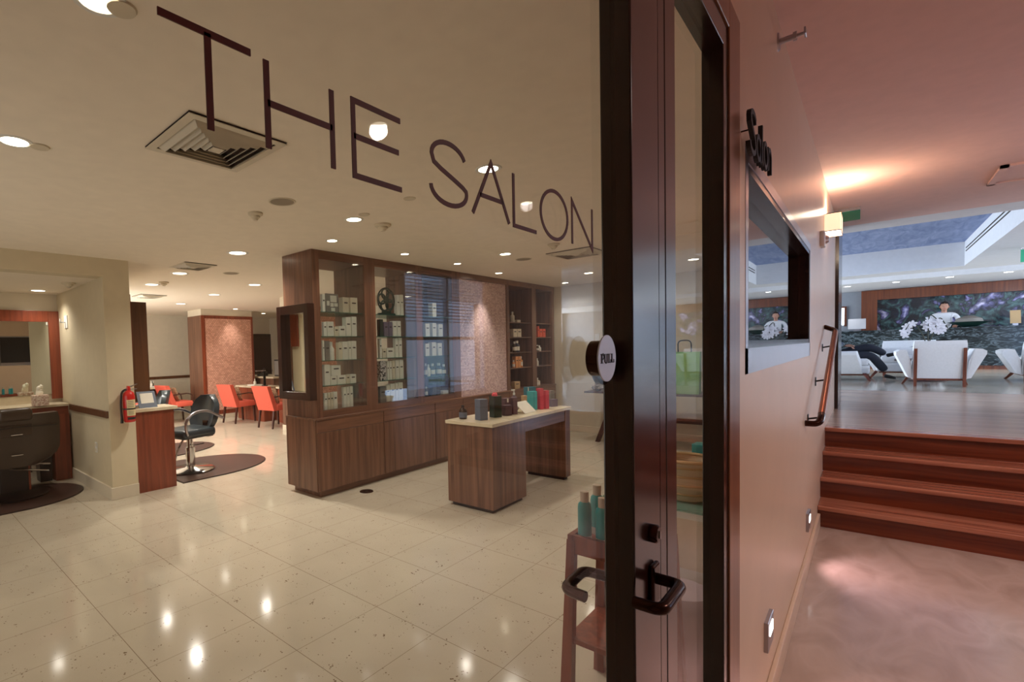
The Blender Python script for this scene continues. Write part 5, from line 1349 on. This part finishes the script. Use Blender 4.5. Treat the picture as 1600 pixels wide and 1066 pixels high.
for (px_, py_) in ((1412, 518), (1416, 511), (1421, 508), (1426, 506), (1419, 516), (1414, 524), (1452, 503), (1446, 507), (1457, 505), (1462, 508), (1455, 511), (1449, 513), (1466, 503), (1470, 509), (1464, 515), (1459, 517), (1474, 514), (1469, 518), (1453, 499), (1461, 500)):
    flower(opt(px_, py_, 13.2)+Vector((random.uniform(-.06, .06), 0, 0)), .06)
lf = MB()
for k in range(6):
    a = k*1.05; d = Vector((math.cos(a), math.sin(a), 0)); s_ = Vector((-d.y, d.x, 0))*.03
    lf._add([d*.02+Vector((0, 0, .14)), d*.14+s_+Vector((0, 0, .24)), d*.26+Vector((0, 0, .20)), d*.14-s_+Vector((0, 0, .24))], [[0, 1, 2, 3]])
lf.build('leaves', M['stem'], orc)

# people (skinned skeletons)
def skin(name, nodes, edges, mat, parent, sub=2):
    me = bpy.data.meshes.new(name); me.from_pydata([n[0] for n in nodes], edges, []); me.update()
    o = bpy.data.objects.new(name, me); COL.objects.link(o); o.parent = parent
    m = o.modifiers.new('skin', 'SKIN'); m.use_smooth_shade = True
    for i, n in enumerate(nodes):
        v = me.skin_vertices[0].data[i]; r = n[1]; v.radius = r if isinstance(r, tuple) else (r, r); v.use_root = (i == 0)
    s = o.modifiers.new('sub', 'SUBSURF'); s.levels = sub; s.render_levels = sub
    me.materials.append(mat); return o
def hand(c, d, up, parent, mat):
    """small hand: palm and five bent fingers; d pointing direction, up = back of the hand"""
    c = Vector(c); d = Vector(d).normalized(); s = d.cross(Vector(up)).normalized(); n = s.cross(d)
    m = MB()
    t = bmesh.new(); bmesh.ops.create_icosphere(t, subdivisions=2, radius=1)
    rot = Matrix((d, s, n)).transposed().to_4x4()
    m.merge(t, Matrix.Translation(c) @ rot @ Matrix.Diagonal((.048, .042, .016, 1)))
    for k, ln in enumerate((.066, .075, .07, .055)):
        b0 = c + d*.035 + s*(-.03+.02*k)
        m.tube([b0, b0+d*ln*.5-n*.008, b0+d*ln*.85-n*.03, b0+d*ln*.95-n*.045], .0085, 6, .0065)
    b0 = c - s*.035 - d*.01
    m.tube([b0, b0-s*.022+d*.02, b0-s*.03+d*.045-n*.01], .0095, 6, .0075)
    return m.build('hand', mat, parent, smooth=True)
def head(c, parent, face=(1, 0, 0), hairlen=.0):
    c = Vector(c); f = Vector(face).normalized(); s = Vector((-f.y, f.x, 0)); u = Vector((0, 0, 1))
    rot = Matrix((f, s, u)).transposed().to_4x4()
    m = MB(); t = bmesh.new(); bmesh.ops.create_icosphere(t, subdivisions=3, radius=1)
    for v in t.verts:
        if v.co.z < 0: v.co.x *= 1; v.co.y *= 1+.35*v.co.z; 
        if v.co.x > .6 and v.co.z < -.2: v.co.x *= .96
    m.merge(t, Matrix.Translation(c) @ rot @ Matrix.Diagonal((.095, .076, .12, 1)))
    m.ball(c+f*.098-u*.012, .015, .013, .022, 1)
    for k in (-1, 1): m.ball(c+s*.077*k-u*.008, .02, .01, .03, 1)
    h = m.build('head', M['skin'], parent, smooth=True)
    e = MB()
    for k in (-1, 1): e.ball(c+f*.086+s*.03*k+u*.012, .008, .009, .006, 1)
    e.build('eyes', M['hair'], h)
    MB().ball(c+f*.088-u*.055, .006, .022, .006, 1).build('mouth', M['rose_red'], h)
    hb = MB(); t = bmesh.new(); bmesh.ops.create_icosphere(t, subdivisions=3, radius=1)
    bmesh.ops.delete(t, geom=[v for v in t.verts if v.co.z < -.1 and v.co.x > -.2 or (v.co.x > .45 and v.co.z < .45)], context='VERTS')
    hb.merge(t, Matrix.Translation(c) @ rot @ Matrix.Diagonal((.104, .084, .128, 1)))
    hb.build('hair', M['hair'], h, smooth=True)
# seated person: legs crossed, facing -Y, in the left lounge chair
sp_ = thing('person', 'person seated at left in grey top and dark trousers, legs crossed', 'person', (13.3, .42, LZ))
def Pp(px_, py_, x=13.3):
    p = atX(px_, py_, x); return Vector((0, p.y-.42, p.z-LZ))
hip = Vector((0, .12, .42)); knee = Pp(1362, 541); knee2 = Pp(1364, 554)
ank = Pp(1384, 587); toe = Pp(1398, 591)
ank2 = Pp(1388, 556); toe2 = Pp(1401, 552)
skin('trousers', [((0, .15, .42), (.15, .13)), (tuple(hip+Vector((-.09, -.02, .0))), .10), (tuple(knee2+Vector((-.05, .03, .0))), .08), (tuple(ank+Vector((-.05, 0, .08))), .07),
                  (tuple(hip+Vector((.09, -.02, .04))), .10), (tuple(knee+Vector((.05, .02, -.01))), .085), (tuple(ank2+Vector((.05, .03, .02))), .06)],
     [(0, 1), (1, 2), (2, 3), (0, 4), (4, 5), (5, 6)], M['trouser'], sp_)
for (an, to, dx) in ((ank, toe, -.05), (ank2, toe2, .05)):
    skin('shoe', [(tuple(an+Vector((dx, .03, .0))), (.035, .04)), (tuple(an.lerp(to, .5)+Vector((dx, 0, .0))), (.04, .035)), (tuple(to+Vector((dx, -.02, 0))), (.032, .025))], [(0, 1), (1, 2)], M['shoe'], sp_)
skin('torso', [((0, .18, .5), (.15, .12)), ((0, .25, .70), (.16, .12)), ((0, .29, .92), (.15, .11)), ((0, .29, 1.0), (.06, .06)), ((-.19, .28, .92), .055), ((-.22, .12, .72), .045), ((-.10, -.04, .66), .036),
               ((.19, .28, .92), .055), ((.22, .12, .72), .045), ((.08, -.06, .68), .036)],
     [(0, 1), (1, 2), (2, 3), (2, 4), (4, 5), (5, 6), (2, 7), (7, 8), (8, 9)], M['shirt_grey'], sp_)
head((0, .27, 1.17), sp_, (0, -1, 0))
MB().lathe([(.05, .98), (.045, 1.08)], (0, .285, 0), 14).build('neck', M['skin'], sp_, smooth=True)
hand((-.07, -.10, .65), (0, -1, -.1), (0, 0, 1), sp_, M['skin']); hand((.06, -.12, .67), (0, -1, -.1), (0, 0, 1), sp_, M['skin'])
# receptionist behind the counter
q = atX(1475, 495, 18.66)
rp = thing('person', 'person in white shirt standing behind the reception counter', 'person', (18.72, q.y, LZ)); 
HB = .0
skin('shirt', [((0, 0, .95), (.14, .10)), ((-.01, 0, 1.15), (.15, .10)), ((-.05, 0, 1.32), (.16, .10)), ((-.06, 0, 1.37), (.06, .055)), ((-.06, .19, 1.30), .055), ((-.12, .27, 1.08), .045), ((-.22, .16, 1.05), .038), ((-.06, -.19, 1.30), .055), ((-.12, -.28, 1.08), .045), ((-.22, -.18, 1.05), .038)],
     [(0, 1), (1, 2), (2, 3), (2, 4), (4, 5), (5, 6), (2, 7), (7, 8), (8, 9)], M['shirt_white'], rp)
skin('trousers', [((0, 0, .93), (.15, .11)), ((0, .09, .85), .085), ((0, .09, .46), .062), ((0, .09, .08), .05), ((0, -.09, .85), .085), ((0, -.09, .46), .062), ((0, -.09, .08), .05)], [(0, 1), (1, 2), (2, 3), (0, 4), (4, 5), (5, 6)], M['trouser'], rp)
for s in (-1, 1): MB().box(-.2, .06, s*.09-.045, s*.09+.045, 0, .08, .025).build('shoe', M['shoe'], rp)
MB().lathe([(.05, 1.34), (.046, 1.44)], (-.065, 0, 0), 14).build('neck', M['skin'], rp, smooth=True)
head((-.09, 0, 1.52), rp, (-1, 0, 0))
hand((-.26, .15, 1.04), (-1, -.2, -.1), (0, 0, 1), rp, M['skin']); hand((-.26, -.17, 1.04), (-1, .2, -.1), (0, 0, 1), rp, M['skin'])
# lobby ceiling fittings
for y in (-2.2, -3.6):  # unseen lamps added to brighten the lounge chairs and landing
    d = thing('lobby_downlight', 'added unseen round downlight in the near strip of lobby ceiling', 'ceiling light', (8.7, y, CC), group='added near strip downlights')
    MB().lathe([(.06, 0), (.064, -.004), (.085, -.003), (.09, 0)], seg=24).build('trim_ring', M['white'], d)
    MB().lathe([(0, -.0025), (.06, -.0025), (.06, 0)], seg=24).build('lens', M['lamp_cool'], d)
    spot('lamp', d, (0, 0, -.02), 130, (.86, .92, 1.0), 2.2, 1.0, .06, target=(2.6, 1.4, -2))
for i, (px_, py_, lab) in enumerate(((1324, 448, 'lobby downlight farthest left over the reception counter'), (1400, 441, 'lobby downlight second from left over the counter'), (1484, 433, 'lobby downlight third from left over the counter'), (1576, 425, 'lobby downlight farthest right over the counter'))):
    p = atZ(px_, py_, 2.76)
    d = thing('lobby_downlight', lab, 'ceiling light', (p.x, p.y, 2.76), group='lobby downlights')
    MB().lathe([(.06, 0), (.064, -.004), (.085, -.003), (.09, 0)], seg=24).build('trim_ring', M['white'], d)
    MB().lathe([(0, -.0025), (.06, -.0025), (.06, 0)], seg=24).build('lens', M['lamp_cool'], d)
    spot('lamp', d, (0, 0, -.02), 40, (.92, .96, 1.0), 2.4, 1.0, .05, target=(0, 0, -2))
#@@END
#@@LIGHT
# ------------------------------------------------------------------ light
def window_or_fill_light(n, loc, rz, w, h, power, color):
    """window frame added out of view to hold an area light that fills the room (opens toward local +X)"""
    o = thing('window_%d' % n, None, None, loc, rz, kind='structure')
    f = MB()
    for y in (-w/2, 0, w/2): f.box(-.03, .03, y-.025, y+.025, -h/2, h/2)
    for z in (-h/2, h/2): f.box(-.03, .03, -w/2-.025, w/2+.025, z-.025, z+.025)
    f.build('window_frame', M['steel'], o)
    area('fill_light', o, (.0, 0, 0), power, color, h, w, (0, -PI/2, 0))
window_or_fill_light(6, (-1.46, 4.0, 1.25), 0, 3.0, 2.2, 27, (1.0, .95, .90))  # added fill for the near salon, no opening in the wall here
window_or_fill_light(7, (AX1+.04, 10.1, 1.45), 0, 2.2, 1.8, 110, (1.0, .96, .92))  # added fill for the far salon, solid wall behind it
window_or_fill_light(8, (16.5, -7.9, 1.9), PI/2, 4.4, 1.8, 520, (.72, .84, 1.0))  # added bluish fill that lights the lobby from its right
window_or_fill_light(9, (13, 7.9, 1.9), -PI/2, 7, 1.8, 850, (.72, .84, 1.0))
world = bpy.data.worlds.new('world'); SC.world = world; world.use_nodes = True
bg = world.node_tree.nodes['Background']; bg.inputs[0].default_value = (.48, .66, 1.0, 1); bg.inputs[1].default_value = 3.2
SC.view_settings.view_transform = 'Standard'; SC.view_settings.look = 'None'
SC.view_settings.gamma = 1.0; SC.view_settings.use_curve_mapping = False
SC.view_settings.exposure = 0.0
#@@END
